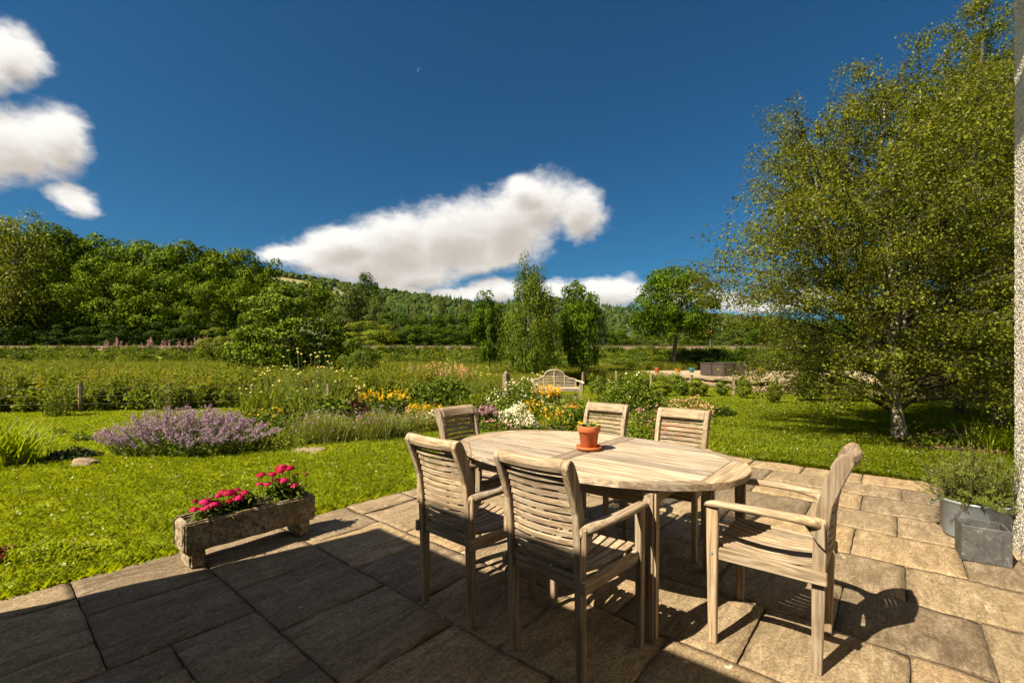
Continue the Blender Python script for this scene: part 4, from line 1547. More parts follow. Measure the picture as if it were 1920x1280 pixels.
for k, (x, y, z, m_) in enumerate([(-.062, -.01, .040, 'yellow'), (-.05, -.03, .036, 'yellow'), (.045, .0, .034, 'yellow'), (-.012, .03, .048, 'orange'), (.055, -.03, .028, 'yellow')]):
    flower_blob(sc, (x, y, z), .012, PETAL[m_], 60 + k, 26, 'flower')
    MB().tube([(x * .5, y * .5, -.005), (x * .8, y * .9, z * .6), (x, y, z)], .0016, 5).build('stem', M_STEM, sc)
MB().tube([(.02, .06, -.01), (.062, .0, .004), (.075, -.045, -.004)], .007, 6).build('fallen_petal', M_TERRA, sc) if False else None

# ---- stone trough on two feet with sweet williams
tr = empty('stone_trough', UV(1.28, 3.54), ANG, label='pitted stone trough planter raised on two feet at the lawn edge', cat='planter')


def rough_box(x0, x1, y0, y1, z0, z1, amp, seed, step=.02, cuts=None):
    bm = bmesh.new()
    bmesh.ops.create_cube(bm, size=1)
    for v in bm.verts:
        v.co = Vector((x0 if v.co.x < 0 else x1, y0 if v.co.y < 0 else y1, z0 if v.co.z < 0 else z1))
    bmesh.ops.bevel(bm, geom=bm.edges[:], offset=.012, segments=2, affect='EDGES')
    n = max(2, int((x1 - x0) / .12))
    for k in range(1, n * 3):
        bmesh.ops.bisect_plane(bm, geom=bm.verts[:] + bm.edges[:] + bm.faces[:], plane_co=(x0 + (x1 - x0) * k / (n * 3), 0, 0), plane_no=(1, 0, 0))
    for k in range(1, 6):
        bmesh.ops.bisect_plane(bm, geom=bm.verts[:] + bm.edges[:] + bm.faces[:], plane_co=(0, 0, z0 + (z1 - z0) * k / 6), plane_no=(0, 0, 1))
    for k in range(1, 5):
        bmesh.ops.bisect_plane(bm, geom=bm.verts[:] + bm.edges[:] + bm.faces[:], plane_co=(0, y0 + (y1 - y0) * k / 5, 0), plane_no=(0, 1, 0))
    rg = random.Random(seed)
    for v in bm.verts:
        v.co += Vector([rg.uniform(-amp, amp) for _ in range(3)])
    me = bpy.data.meshes.new('rough'); bm.to_mesh(me); bm.free()
    return me


TW, TD = .425, .12
for (x0, x1, y0, y1, z0, z1, sd) in [(-TW, TW, -TD, -TD + .035, .108, .300, 1), (-TW, TW, TD - .035, TD, .108, .300, 2), (-TW, -TW + .04, -TD + .03, TD - .03, .110, .298, 3), (TW - .04, TW, -TD + .03, TD - .03, .110, .298, 4)]:
    link_mesh('side', rough_box(x0, x1, y0, y1, z0, z1, .0028, sd), M_TROUGH, tr)
link_mesh('floor_slab', rough_box(-TW + .02, TW - .02, -TD + .02, TD - .02, .104, .14, .002, 5), M_TROUGH, tr)
for sx in (-1, 1):
    c = sx * .345
    link_mesh('foot', rough_box(c - .045, c + .045, -.10, .10, .0, .115, .003, 7 + sx), M_TROUGH, tr)
MB().box(-TW + .03, TW - .03, -TD + .025, TD - .025, .13, .272).build('soil', M_SOIL, tr)


def blade_leaves(n, c, r, L0, L1, wd, rg, el=(20, 80), zoff=0.0, bend=.5):
    """strap leaves arching from a crown: (V, F) with three quads each"""
    a = rg.uniform(0, 2 * math.pi, n); e = np.radians(rg.uniform(el[0], el[1], n)); L_ = rg.uniform(L0, L1, n)
    b0 = np.stack([c[0] + r * rg.normal(0, .5, n), c[1] + r * rg.normal(0, .5, n), np.full(n, c[2]) + zoff], -1)
    s = np.stack([-np.sin(a), np.cos(a), np.zeros(n)], -1)
    ring = []
    p = b0.copy()
    for k in range(4):
        w = wd * [.6, 1.0, .75, .06][k]
        ring.append(np.stack([p - s * w, p + s * w], 1))
        ee = e - bend * k * .55
        p = p + np.stack([np.cos(ee) * np.cos(a), np.cos(ee) * np.sin(a), np.sin(ee)], -1) * (L_ / 3)[:, None]
    V = np.concatenate(ring, 1).reshape(-1, 3)
    base = (np.arange(n) * 8)[:, None]
    Fq = np.concatenate([base + np.array([[2 * k, 2 * k + 1, 2 * k + 3, 2 * k + 2]]) for k in range(3)], 0)
    return V, Fq


def sweet_william(loc, rz, heads, nl, label, seed, spread, group):
    rg = np.random.default_rng(seed)
    t = empty('sweet_william', loc, rz, label=label, cat='flower', group=group)
    parts = []
    off = 0
    Vs, Fs = [], []
    for k in range(nl):
        V, Fq = blade_leaves(20, (rg.uniform(-spread, spread), rg.uniform(-.07, .06), rg.uniform(0, .11)), .02, .06, .12, .0085, rg, el=(-15, 75), bend=.6)
        Vs.append(V); Fs.append(Fq + off); off += len(V)
    link_mesh('foliage', np_mesh('foliage', np.concatenate(Vs), np.concatenate(Fs)), LEAF['mid'], t)
    sm = MB()
    for k, (x, y, z, r, mt) in enumerate(heads):
        sm.tube([(x * .8, y * .6, -.01), (x * .95, y * .9, z * .5), (x, y, z)], .003, 5)
        flower_blob(t, (x, y, z), r * 1.3, PETAL[mt], seed * 50 + k, 80, 'flower_head', .27, .6)
    sm.build('stem', M_STEM, t)
    return t


# local x runs along the trough
sweet_william(UV(1.10, 3.54, .27), ANG, [(-.10, -.02, .115, .032, 'magenta'), (-.06, -.05, .095, .034, 'magenta'), (-.11, -.07, .088, .030, 'magenta'), (-.15, .01, .13, .016, 'crimson'), (-.02, .01, .13, .020, 'magenta'),
                                         (.05, .0, .135, .034, 'crimson'), (.02, .03, .14, .028, 'crimson'), (.09, -.05, .10, .030, 'magenta'), (.10, .02, .14, .022, 'crimson'), (.14, -.02, .12, .026, 'crimson'), (.03, -.06, .095, .02, 'crimson'), (-.17, -.05, .09, .022, 'magenta')],
              22, 'low bright magenta sweet william in the near half of the trough', 71, .20, 'sweet williams in the trough')
sweet_william(UV(1.50, 3.545, .27), ANG, [(-.14, .0, .22, .026, 'crimson'), (-.06, .01, .205, .026, 'crimson'), (.02, .03, .235, .036, 'crimson'), (.06, .0, .23, .030, 'crimson'), (-.01, .0, .22, .024, 'crimson'), (.0, -.04, .155, .028, 'magenta'),
                                          (-.11, -.03, .15, .022, 'magenta'), (-.16, -.01, .16, .018, 'magenta'), (.06, -.07, .11, .024, 'magenta'), (.13, .02, .17, .012, 'crimson'), (.19, .0, .16, .014, 'maroon'), (-.05, -.02, .17, .02, 'maroon')],
              20, 'taller crimson sweet william in the far half of the trough', 72, .14, 'sweet williams in the trough')

# ---- planters beside the house corner
sp_ = empty('slate_planter', UV(4.40, -.445), ANG + R(4), label='empty square dark slate planter standing before the galvanised tub', cat='planter')
h_, z1 = .118, .232
for (x0, x1, y0, y1, dz) in [(-h_, -h_ + .018, -h_, h_, 0), (h_ - .018, h_, -h_, h_, -.004), (-h_ + .018, h_ - .018, -h_, -h_ + .018, -.002), (-h_ + .018, h_ - .018, h_ - .018, h_, .002)]:
    MB().box(x0, x1, y0, y1, 0, z1 + dz).build('slab_side', M_SLATE, sp_, bevel=.003)
MB().box(-h_ + .017, h_ - .017, -h_ + .017, h_ - .017, .01, .10).build('soil', M_SOIL, sp_)
tub = empty('galvanised_tub', UV(4.87, -.455), ANG, label='galvanised metal tub planted with rosemary by the house corner', cat='tub')
tb = MB().lathe([(0, .004), (.165, .004), (.170, .0), (.176, .012), (.196, .262), (.204, .268), (.206, .278), (.198, .283), (.190, .278), (.186, .262), (.18, .24), (0, .238)], 40)
o = tb.build('bucket', M_ZINC, tub, smooth=True); o.scale = (.92, 1.02, 1)
for s in (-1, 1):
    hd = MB().tube([(-.05, 0, .0), (-.05, .03, -.012), (-.03, .045, -.03), (.03, .045, -.03), (.05, .03, -.012), (.05, 0, 0)], .0055, 8).build('handle', M_ZINC, tub, smooth=True)
    hd.location = (0, s * .198, .245); hd.rotation_euler = (0, 0, 0 if s > 0 else math.pi)


def rosemary(loc, n, seed):
    rg = np.random.default_rng(seed)
    t = empty('rosemary_plant', loc, label='bushy green rosemary growing in the galvanised tub', cat='plant')
    paths, P, D = [], [], []
    for k in range(n):
        a = rg.uniform(0, 6.28); e = R(rg.uniform(12, 88)); L_ = rg.uniform(.24, .44) * (.75 + .35 * math.sin(e))
        q = np.linspace(0, 1, 6)
        ee = e - q * rg.uniform(-.2, .9) * (1 - math.sin(e) * .5)
        d = np.stack([np.cos(ee) * math.cos(a), np.cos(ee) * math.sin(a), np.sin(ee)], -1)
        p = np.array([rg.normal(0, .07), rg.normal(0, .07), 0]) + np.concatenate([[[0, 0, 0]], np.cumsum(d[:-1] * L_ / 5, 0)])
        paths.append((p, np.linspace(.003, .0012, 6)))
        m_ = 80
        u = rg.uniform(.12, 1, m_) * 5
        i = np.clip(u.astype(int), 0, 4)
        P.append(p[i] + (p[i + 1] - p[i]) * (u - i)[:, None]); D.append(d[i])
    P = np.concatenate(P); D = np.concatenate(D)
    r = rg.normal(size=P.shape); r -= D * (r * D).sum(1, keepdims=True); r /= np.linalg.norm(r, axis=1, keepdims=True)
    t_ = r * .8 + D * .6
    L_ = rg.uniform(.018, .032, len(P))[:, None]
    b = np.cross(t_, r + rg.normal(0, .3, P.shape)); b /= np.linalg.norm(b, axis=1, keepdims=True) + 1e-9
    V = np.stack([P - b * .0016, P + t_ * L_ * .5 + b * .0024, P + t_ * L_, P + t_ * L_ * .5 - b * .0024], 1).reshape(-1, 3)
    tv, tf = branch_tubes(paths, 4)
    link_mesh('stem', np_mesh('stem', tv, tf), M_TWIG, t)
    link_mesh('needles', np_mesh('needles', V, np.arange(len(V)).reshape(-1, 4)), LEAF['rosemary'], t)


rosemary(UV(4.87, -.455, .24), 190, 81)

# ---- rattan cube set and pots on the gravel terrace
rt = empty('rattan_cube_set', (11.42, 24.7, TER_Z), R(24), label='dark brown rattan cube dining set pushed together on the gravel terrace', cat='garden furniture')
MB().box(-.62, .62, -.62, .62, .0, .64).build('core', M_RATTAN, rt)
MB().box(-.80, .80, -.80, .80, .645, .70).build('table_top', M_RATTAN, rt, bevel=.02)
for sx in (-1, 1):
    for sy in (-1, 1):
        MB().box(sx * .41 - .385, sx * .41 + .385, sy * .41 - .385, sy * .41 + .385, .02, .643).build('chair_cube', M_RATTAN, rt, bevel=.025, segs=2)


def glazed(name, col):
    return plain(name, col, .3, var=.2, scale=8, bmp=.05)


def tpot(px, py, d, h, mat, label, plant, seed):
    Y = FPX * (CAM_H - TER_Z) / (py - HY)
    loc = at(px, py, Y); loc.z = TER_Z
    p = empty('terrace_pot', loc, label=label, cat='pot', group='pots on the gravel terrace')
    r = d / 2
    MB().lathe([(0, 0), (r * .68, 0), (r * .74, .01), (r * .94, h * .82), (r, h * .86), (r * 1.04, h), (r * .94, h), (r * .88, h * .85), (0, h * .8)], 20).build('body', mat, p, smooth=True)
    MB().lathe([(0, h * .86), (r * .88, h * .87)], 16).build('soil', M_SOIL, p)
    if plant:
        rg = np.random.default_rng(seed)
        q = empty('potted_plant', loc + Vector((0, 0, h * .85)), label='small plant growing in the ' + plant, cat='plant', group='plants in the terrace pots')
        V, Fq = blade_leaves(46, (0, 0, 0), r, .12, .30, .022, rg)
        link_mesh('foliage', np_mesh('foliage', V, Fq), LEAF['mid'], q)


tpot(1232, 698.5, .34, .32, M_TERRA, 'orange terracotta pot on the terrace left of the oak trunk', 'orange terrace pot', 1)
tpot(1271, 698, .36, .28, glazed('amber_glaze', (.55, .25, .02)), 'amber glazed pot on the terrace beside the teal pot', 'amber terrace pot', 2)
tpot(1297, 698, .36, .28, glazed('teal_glaze', (.02, .20, .26)), 'teal glazed pot on the terrace left of the rattan set', None, 3)
tpot(1428, 701.5, .52, .36, glazed('honey_glaze', (.62, .33, .06)), 'wide honey-yellow glazed bowl right of the rattan set', 'honey-yellow bowl', 4)

# ================================================================== GARDEN THINGS FURTHER OUT
TEAK_PALE = [teak('pale_teak_%d' % k, k, (.56, .48, .38), (.36, .30, .22)) for k in range(3)]


def make_bench():
    p = ground_at(1043, 751)
    t = empty('garden_bench', p, R(-172), label='pale teak bench with an arched slatted back among the flowers', cat='bench')
    # local: x along the seat, y towards the sitter's front
    W_, D_ = .80, .30

    def top(x):
        a = abs(x)
        if a < .36:
            return .86 + .22 * math.sqrt(max(0, 1 - (a / .36) ** 2))
        if a < .62:
            return .82 + .05 * math.cos((a - .36) / .26 * math.pi) - .01
        return .77 - (a - .62) * .25
    m = MB()
    secs = []
    for x in np.linspace(-W_, W_, 49):
        z = top(x)
        secs.append([(x, -D_ - .025, z - .06), (x, -D_ + .025, z - .06), (x, -D_ + .025, z), (x, -D_ - .025, z)])
    m.sweep(None, secs).build('crest_rail', TEAK_PALE[0], t)
    for x in (-W_ + .03, -.37, 0, .37, W_ - .03):
        MB().box(x - .025, x + .025, -D_ - .02, -D_ + .02, .42, top(x) - .03).build('upright', TEAK_PALE[2], t, bevel=.004)
    for k in range(9):
        z = .50 + k * .055
        xs = [x for x in np.linspace(-W_, W_, 161) if top(x) - .05 > z + .012]
        if len(xs) < 3:
            continue
        runs, cur = [], [xs[0]]
        for a, b in zip(xs[:-1], xs[1:]):
            if b - a > .02:
                runs.append(cur); cur = []
            cur.append(b)
        runs.append(cur)
        for r_ in runs:
            if r_[-1] - r_[0] > .05:
                MB().box(r_[0], r_[-1], -D_ - .008, -D_ + .008, z - .013, z + .013).build('back_slat', TEAK_PALE[0], t)
    MB().box(-W_, W_, -D_ - .015, -D_ + .015, .40, .46).build('rail', TEAK_PALE[0], t)
    for k in range(7):
        y = -D_ + .06 + k * .085
        MB().box(-W_ + .01, W_ - .01, y - .033, y + .033, .42, .442).build('seat_slat', TEAK_PALE[0], t, bevel=.004)
    MB().box(-W_, W_, D_ - .015, D_ + .015, .34, .42).build('rail', TEAK_PALE[0], t)
    for sx in (-1, 1):
        for y in (-D_, D_):
            MB().box(sx * (W_ - .03) - .03, sx * (W_ - .03) + .03, y - .03, y + .03, -.03, .42 if y < 0 else .62).build('leg', TEAK_PALE[2], t, bevel=.004)
        MB().tube([(sx * (W_ - .02), -D_, .66), (sx * W_, -.1, .66), (sx * (W_ + .03), .15, .655), (sx * (W_ + .04), .33, .64), (sx * (W_ + .04), .38, .60), (sx * (W_ + .03), .35, .57)], .04, 10, .7).build('armrest', TEAK_PALE[1], t, smooth=True)
    MB().box(-W_ + .03, W_ - .03, -.02, .02, .14, .18).build('stretcher', TEAK_PALE[0], t)


make_bench()

# ---- posts
post_me = {}


def post(px, py, top, w, label, group=None, Y=None, cap=False, name='fence_post'):
    p = ground_at(px, py) if Y is None else Vector(((px - CX) / FPX * Y, Y, zt((px - CX) / FPX * Y, Y)))
    h = CAM_H + (HY - top) / FPX * p.y - p.z
    m = MB()
    r = w / 2
    m.sweep(None, [[(-r, -r, -.15), (r, -r, -.15), (r, r, -.15), (-r, r, -.15)], [(-r * .97, -r, h * .5), (r, -r * .97, h * .5), (r, r, h * .5), (-r, r, h * .5)], [(-r * .9, -r * .95, h), (r * .95, -r * .9, h), (r * .9, r * .95, h - .01), (-r * .95, r * .9, h - .015)]])
    o = m.build(name, M_POST, None, bevel=.008)
    o.location = p
    o.rotation_euler = (random.uniform(-.03, .03), random.uniform(-.03, .03), random.uniform(0, 1.5))
    tag(o, label, 'post', group)
    return o


def make_wire_fence():
    A, B_ = ground_at(150, 774), ground_at(318, 770)
    d = (B_ - A).normalized(); L0 = (B_ - A).length
    t = empty('wire_fence', A, label='old wooden post and wire fence between the lawn and the rough meadow', cat='fence')
    tops = []
    for k in range(-2, 4):
        p = A + d * L0 * k
        p.z = zt(p.x, p.y)
        m = MB(); r = .055
        m.tube([(0, 0, -.2), (.01, 0, .3), (.0, .01, .78 if k in (0, 1) else .68)], [r, r * .95, r * .9], 9)
        o = m.build('post', M_POST, t)
        o.location = p - A
        tops.append(p)
    for hz_ in (.25, .45, .66):
        pts = []
        for k, p in enumerate(tops):
            pts.append(p - A + Vector((0, -.06, hz_)))
            if k < len(tops) - 1:
                pts.append((p + tops[k + 1]) / 2 - A + Vector((0, -.06, hz_ - .02)))
        MB().tube(pts, .0013, 4).build('wire', M_WIRE, t)


make_wire_fence()
gp_ = post(950, 752, 700, .20, 'thick old wooden gatepost among the weeds left of the bench', name='gatepost')
cp = MB().lathe([(.0, .10), (.05, .085), (.075, .04), (.07, .0)], 12).build('post_cap', M_POST, gp_, smooth=True)
cp.location = (0, 0, CAM_H + (HY - 700) / FPX * gp_.location.y - gp_.location.z - .012)
for (px, py, top) in [(1093, 734, 697), (1156, 728, 695)]:
    post(px, py, top, .10, 'pale fence stake between the bench and the stone wall', 'stakes right of the bench')
for (px, py, top) in [(1221, 728, 701), (1296, 733, 702), (1375, 740, 703), (1456, 744, 707)]:
    post(px, py, top, .11, 'square wooden stake standing in front of the boulder wall', 'stakes before the boulder wall')
post(780, 752, 710, .05, 'thin garden stake beside the dark rounded shrub', name='garden_stake')
post(688, 716, 672, .06, 'thin stake at the edge of the meadow by the hazel', name='garden_stake')


# ---- rocks and flags in the lawn
def boulder(name, px, py, sx, sy, sz, label, seed, flat=False):
    rg = np.random.default_rng(seed)
    bm = bmesh.new(); bmesh.ops.create_icosphere(bm, subdivisions=3, radius=1)
    for v in bm.verts:
        c = np.array(v.co)
        c = np.sign(c) * np.abs(c) ** .7
        w = 1 + .12 * math.sin(c[0] * 3 + seed) + .10 * math.sin(c[1] * 4 + c[2] * 3) + rg.normal(0, .02)
        v.co = Vector(c * w)
        v.co.x *= sx; v.co.y *= sy; v.co.z *= sz
    me = bpy.data.meshes.new(name); bm.to_mesh(me); bm.free()
    o = link_mesh(name, me, M_STONE, smooth=False)
    p = ground_at(px, py); o.location = p + Vector((0, sy * .6, 0))
    return tag(o, label, 'rock')


boulder('lawn_rock', 152, 873, .14, .12, .085, 'pinkish pointed rock beside the low conifer on the lawn', 3)
fl = boulder('flat_stone', 572, 848, .23, .20, .035, 'flat stone flag set in the lawn in front of the lavender', 5)

# ---- bed of bare soil under the border
BED_PX = [(215, 852), (330, 856), (480, 850), (560, 836), (650, 828), (750, 822), (800, 806), (900, 806), (1060, 806), (1170, 800), (1200, 830), (1290, 828), (1330, 800), (1345, 772), (1300, 752), (1180, 752), (1080, 756), (960, 742), (860, 745), (770, 752), (640, 772), (560, 780), (470, 782), (380, 790), (280, 800), (215, 830)]
BED = [ground_at(*p) for p in BED_PX]
BEDXY = np.array([(p.x, p.y) for p in BED])


def in_poly(x, y, poly):
    x = np.asarray(x); y = np.asarray(y)
    c = np.zeros(x.shape, bool)
    n = len(poly); j = n - 1
    for i in range(n):
        xi, yi = poly[i]; xj, yj = poly[j]
        c ^= ((yi > y) != (yj > y)) & (x < (xj - xi) * (y - yi) / (yj - yi + 1e-12) + xi)
        j = i
    return c


def soil_patch(name, poly, dz=.02):
    bm = bmesh.new()
    f = bm.faces.new([bm.verts.new((x, y, 0)) for x, y in poly])
    bmesh.ops.triangulate(bm, faces=[f])
    for _ in range(3):
        bmesh.ops.subdivide_edges(bm, edges=[e for e in bm.edges if e.calc_length() > .5], cuts=1, use_grid_fill=True)
    for v in bm.verts:
        v.co.z = zt(v.co.x, v.co.y) + dz
    bmesh.ops.recalc_face_normals(bm, faces=bm.faces)
    me = bpy.data.meshes.new(name); bm.to_mesh(me); bm.free()
    tag(link_mesh(name, me, M_SOIL), kind='structure')


soil_patch('flower_bed_soil', BEDXY)
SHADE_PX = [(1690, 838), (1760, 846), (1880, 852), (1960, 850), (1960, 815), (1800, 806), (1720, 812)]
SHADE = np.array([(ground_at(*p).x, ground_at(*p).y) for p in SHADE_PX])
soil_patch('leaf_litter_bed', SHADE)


# ---- border plants
def plant(name, label, px, base, wpx, top, style='mound', leaf='mid', fl=None, nfl=0, fsize=.02, nleaf=900, lsize=.045, depth=None, cat='plant', seed=0, lean=.35, nst=60, group=None, Y=None, spike=.3, flat=.7, bare=0.0):
    rg = np.random.default_rng(1000 + seed + int(px) * 7 + int(top))
    p = ground_at(px, base) if Y is None else Vector(((px - CX) / FPX * Y, Y, zt((px - CX) / FPX * Y, Y)))
    w = wpx / FPX * p.y
    d = w * .8 if depth is None else depth
    if Y is None:
        y2 = p.y + d * .45
        p = Vector((p.x * y2 / p.y, y2, 0)); p.z = zt(p.x, p.y)
        w = wpx / FPX * p.y
    h = max(.08, CAM_H + (HY - top) / FPX * p.y - p.z)
    t = empty(name, p, label=label, cat=cat, group=group)
    FP = []
    if style == 'mound':
        u = rg.normal(size=(nleaf, 3)); u[:, 2] = np.abs(u[:, 2]); u /= np.linalg.norm(u, axis=1, keepdims=True)
        r = rg.uniform(.45, 1.0, nleaf) ** .6
        lump = 1 + .16 * np.sin(u[:, 0] * 6 + seed) * np.cos(u[:, 1] * 5) + rg.normal(0, .06, nleaf)
        P = u * (r * lump)[:, None] * np.array([w / 2, d / 2, h * .95])
        V, Fq = leaf_cards(P, lsize, rg, up=.5)
        link_mesh('foliage', np_mesh('foliage', V, Fq), LEAF[leaf], t)
        st = [((u[k, 0] * w * .15, u[k, 1] * d * .15, -.02), tuple(P[k] * .9)) for k in rg.choice(nleaf, min(nleaf, 26), replace=False)]
        tv, tf = branch_tubes([(np.array([a, ((a[0] + b[0]) * .45, (a[1] + b[1]) * .45, (a[2] + b[2]) * .6), b]), np.array([.006, .004, .002])) for a, b in st], 4)
        link_mesh('stem', np_mesh('stem', tv, tf), M_STEM, t)
        if fl:
            k = rg.choice(nleaf, nfl)
            FP = u[k] * np.array([w / 2, d / 2, h]) * (lump[k] * rg.uniform(.92, 1.08, nfl))[:, None]
            FP = FP[FP[:, 2] > h * .25]
    elif style in ('spire', 'scabious'):
        a = rg.uniform(0, 6.28, nst); rr = np.sqrt(rg.uniform(0, 1, nst))
        b0 = np.stack([np.cos(a) * rr * w * .36, np.sin(a) * rr * d * .36, np.zeros(nst)], -1)
        tip = np.stack([np.cos(a) * rr * w * .5, np.sin(a) * rr * d * .5, h * (1.02 - lean * rr ** 2) * rg.uniform(.78, 1.02, nst)], -1)
        tip[:, :2] += rg.normal(0, .03, (nst, 2))
        mid = (b0 + tip) / 2 + np.array([0, 0, 1]) * (.08 * h) - (tip - b0) * np.array([.08, .08, 0])
        tv, tf = branch_tubes([(np.array([b0[k], mid[k], tip[k]]), np.array([.005, .004, .002]) * (1 if style == 'spire' else 1.0)) for k in range(nst)], 4)
        link_mesh('stem', np_mesh('stem', tv, tf), M_STEM, t)
        k = rg.integers(0, nst, nleaf)
        q = (rg.uniform(0, 1, nleaf) ** 1.2 * (1 - spike * .8) if style == 'spire' else rg.uniform(0, .4, nleaf))[:, None]
        P = b0[k] * (1 - q) ** 2 + 2 * q * (1 - q) * mid[k] + q * q * tip[k] + rg.normal(0, .03 + .02 * h, (nleaf, 3)) * np.array([1, 1, .5])
        P[:, 2] = np.maximum(P[:, 2], .01)
        V, Fq = leaf_cards(P, lsize, rg, up=.4)
        link_mesh('foliage', np_mesh('foliage', V, Fq), LEAF[leaf], t)
        if fl:
            if style == 'spire':
                k = rg.integers(0, nst, nfl)
                q = (1 - rg.uniform(0, 1, nfl) ** 1.3 * spike)[:, None]
                FP = b0[k] * (1 - q) ** 2 + 2 * q * (1 - q) * mid[k] + q * q * tip[k] + rg.normal(0, .010, (nfl, 3))
            else:
                FP = tip
    elif style == 'grass':
        V, Fq = blade_leaves(nleaf, (0, 0, 0), w * .32, h * .75, h * 1.35, lsize, rg, el=(48, 88), bend=.42)
        link_mesh('blades', np_mesh('blades', V, Fq), LEAF[leaf], t)
        if fl:
            FP = V.reshape(nleaf, 8, 3)[rg.choice(nleaf, nfl), 6] + rg.normal(0, .02, (nfl, 3))
    if fl is not None and len(FP):
        if style == 'scabious':
            for c in FP:
                flower_blob(t, tuple(c), fsize, PETAL[fl], int(rg.integers(1e6)), 34, 'flower_head', .4, .8)
        else:
            m_ = 3
            F3 = np.repeat(np.asarray(FP), m_, 0) + rg.normal(0, fsize * .35, (len(FP) * m_, 3))
            V, Fq = leaf_cards(F3 + np.array([0, 0, fsize * .4]), fsize, rg, up=.9, width=.5)
            o = link_mesh('blossom', np_mesh('blossom', V, Fq), PETAL[fl], t)
            o['kind'] = 'stuff'
    return t


plant('catmint', 'wide sprawling catmint covered in purple flower spikes at the lawn edge', 356, 862, 345, 762, 'spire', 'mid', 'purple', 8500, .016, 9000, .032, depth=1.35, cat='flower', nst=420, lean=.6, spike=.5)
plant('ground_cover', 'low pale-leaved ground cover between the catmint and the lavender', 505, 850, 130, 812, 'mound', 'lime', None, 0, nleaf=1500, lsize=.04, depth=.7)
plant('lavender', 'grey-green lavender bush left of its twin, behind the flat stone', 602, 834, 130, 776, 'grass', 'blue', 'purple', 90, .022, 1500, .0032, depth=.8)
plant('lavender', 'grey-green lavender bush beside the heuchera, right of its twin', 705, 828, 120, 774, 'grass', 'blue', 'purple', 150, .022, 1500, .0032, depth=.8)
plant('low_perennial', 'sparse brownish low perennial between lavender and daisies', 778, 814, 100, 765, 'spire', 'tall', 'blossom', 120, .02, 1500, .035, depth=.9, nst=120)
plant('fleabane', 'white and pink fleabane daisies left of the lawn-side armchair', 822, 808, 70, 772, 'mound', 'mid', 'white', 130, .026, 1000, .04, depth=.6, cat='flower')
plant('giant_scabious', 'tall airy giant scabious with pale yellow pompom heads', 575, 800, 230, 655, 'scabious', 'lime', 'cream', 60, .026, 1800, .07, depth=1.8, cat='flower', nst=64, lean=.55)
plant('daylily', 'arching lime-green daylily clump left of the giant scabious', 505, 792, 130, 718, 'grass', 'lime', None, 0, nleaf=420, lsize=.012)
plant('daylily', 'arching lime-green daylily clump among the giant scabious stems', 575, 788, 110, 728, 'grass', 'lime', None, 0, nleaf=320, lsize=.012)
plant('coreopsis', 'small yellow-flowered mound behind the catmint', 500, 818, 110, 770, 'mound', 'mid', 'yellow', 70, .026, 1500, .05, cat='flower')
plant('comfrey', 'dark broad-leaved clump between the giant scabious and the heuchera', 620, 800, 130, 748, 'mound', 'mid', None, 0, nleaf=900, lsize=.11, seed=3)
plant('heuchera', 'plum-leaved heuchera in front of the yellow loosestrife', 668, 796, 66, 748, 'mound', 'plum', None, 0, nleaf=700, lsize=.075, depth=.5)
plant('loosestrife', 'bushy yellow loosestrife right of the plum heuchera', 722, 794, 120, 728, 'spire', 'mid', 'yellow', 330, .027, 2600, .07, cat='flower', nst=46, lean=.2, spike=.22)
plant('loosestrife', 'loose yellow loosestrife behind the lawn-side armchair', 795, 798, 84, 752, 'spire', 'weed', 'yellow', 220, .024, 1300, .05, cat='flower', nst=44, spike=.4)
plant('peach_rose', 'small peach-flowered rose in front of the loosestrife', 700, 806, 56, 772, 'mound', 'mid', 'orange', 22, .05, 500, .05, depth=.4, cat='flower')
plant('persicaria', 'dark rounded shrub crowding behind the loosestrife', 832, 768, 130, 706, 'mound', 'mid', None, 0, nleaf=2600, lsize=.10, depth=1.2)
plant('rosebay', 'tall pinkish-brown flower spires above the dark rounded shrub', 828, 742, 150, 676, 'spire', 'tall', 'blossom', 560, .04, 2200, .09, depth=1.4, cat='flower', nst=70, lean=.15, spike=.45)
plant('astilbe', 'mauve-pink astilbe right of the lawn-side armchair', 910, 806, 66, 758, 'spire', 'dark', 'mauve', 420, .026, 1300, .05, cat='flower', nst=50, spike=.25)
plant('pink_daisies', 'low pink and white daisies in front of the white phlox', 930, 812, 70, 786, 'mound', 'mid', 'pink', 60, .024, 700, .035, depth=.45, cat='flower')
plant('white_phlox', 'dense white flower mound near the table', 968, 808, 70, 766, 'mound', 'mid', 'white', 620, .034, 800, .045, depth=.6, cat='flower')
plant('feverfew', 'loose feverfew dotted with small white daisies behind the phlox', 975, 788, 110, 712, 'mound', 'mid', 'white', 260, .030, 2600, .06, cat='flower')
plant('golden_marguerite', 'golden-yellow daisies between the phlox and the bench', 1000, 790, 60, 752, 'mound', 'weed', 'yellow', 130, .032, 900, .04, cat='flower')
plant('loosestrife', 'tall yellow spires in front of the arched bench', 1022, 768, 66, 720, 'spire', 'mid', 'yellow', 420, .032, 900, .06, cat='flower', nst=34, spike=.5, lean=.15)
plant('violas', 'low mauve violas along the front of the bed', 1000, 812, 130, 792, 'mound', 'mid', 'purple', 110, .028, 1100, .035, depth=.5, cat='flower')
plant('lady_mantle', 'pale green frothy clump before the bench', 1040, 790, 80, 756, 'mound', 'lime', 'cream', 160, .026, 900, .05)
plant('dahlia', 'dark-leaved dahlia with orange flowers left of the pot', 1078, 808, 76, 760, 'mound', 'mid', 'orange', 16, .05, 1100, .06, cat='flower')
plant('marigold', 'bright yellow marigolds beside the dark dahlia', 1040, 812, 60, 776, 'mound', 'weed', 'yellow', 40, .034, 600, .04, depth=.4, cat='flower')
plant('rose_bush', 'large green rose bush with a few white blooms right of the bench', 1185, 784, 130, 700, 'mound', 'mid', 'white', 36, .04, 3600, .07, depth=1.4, cat='bush')
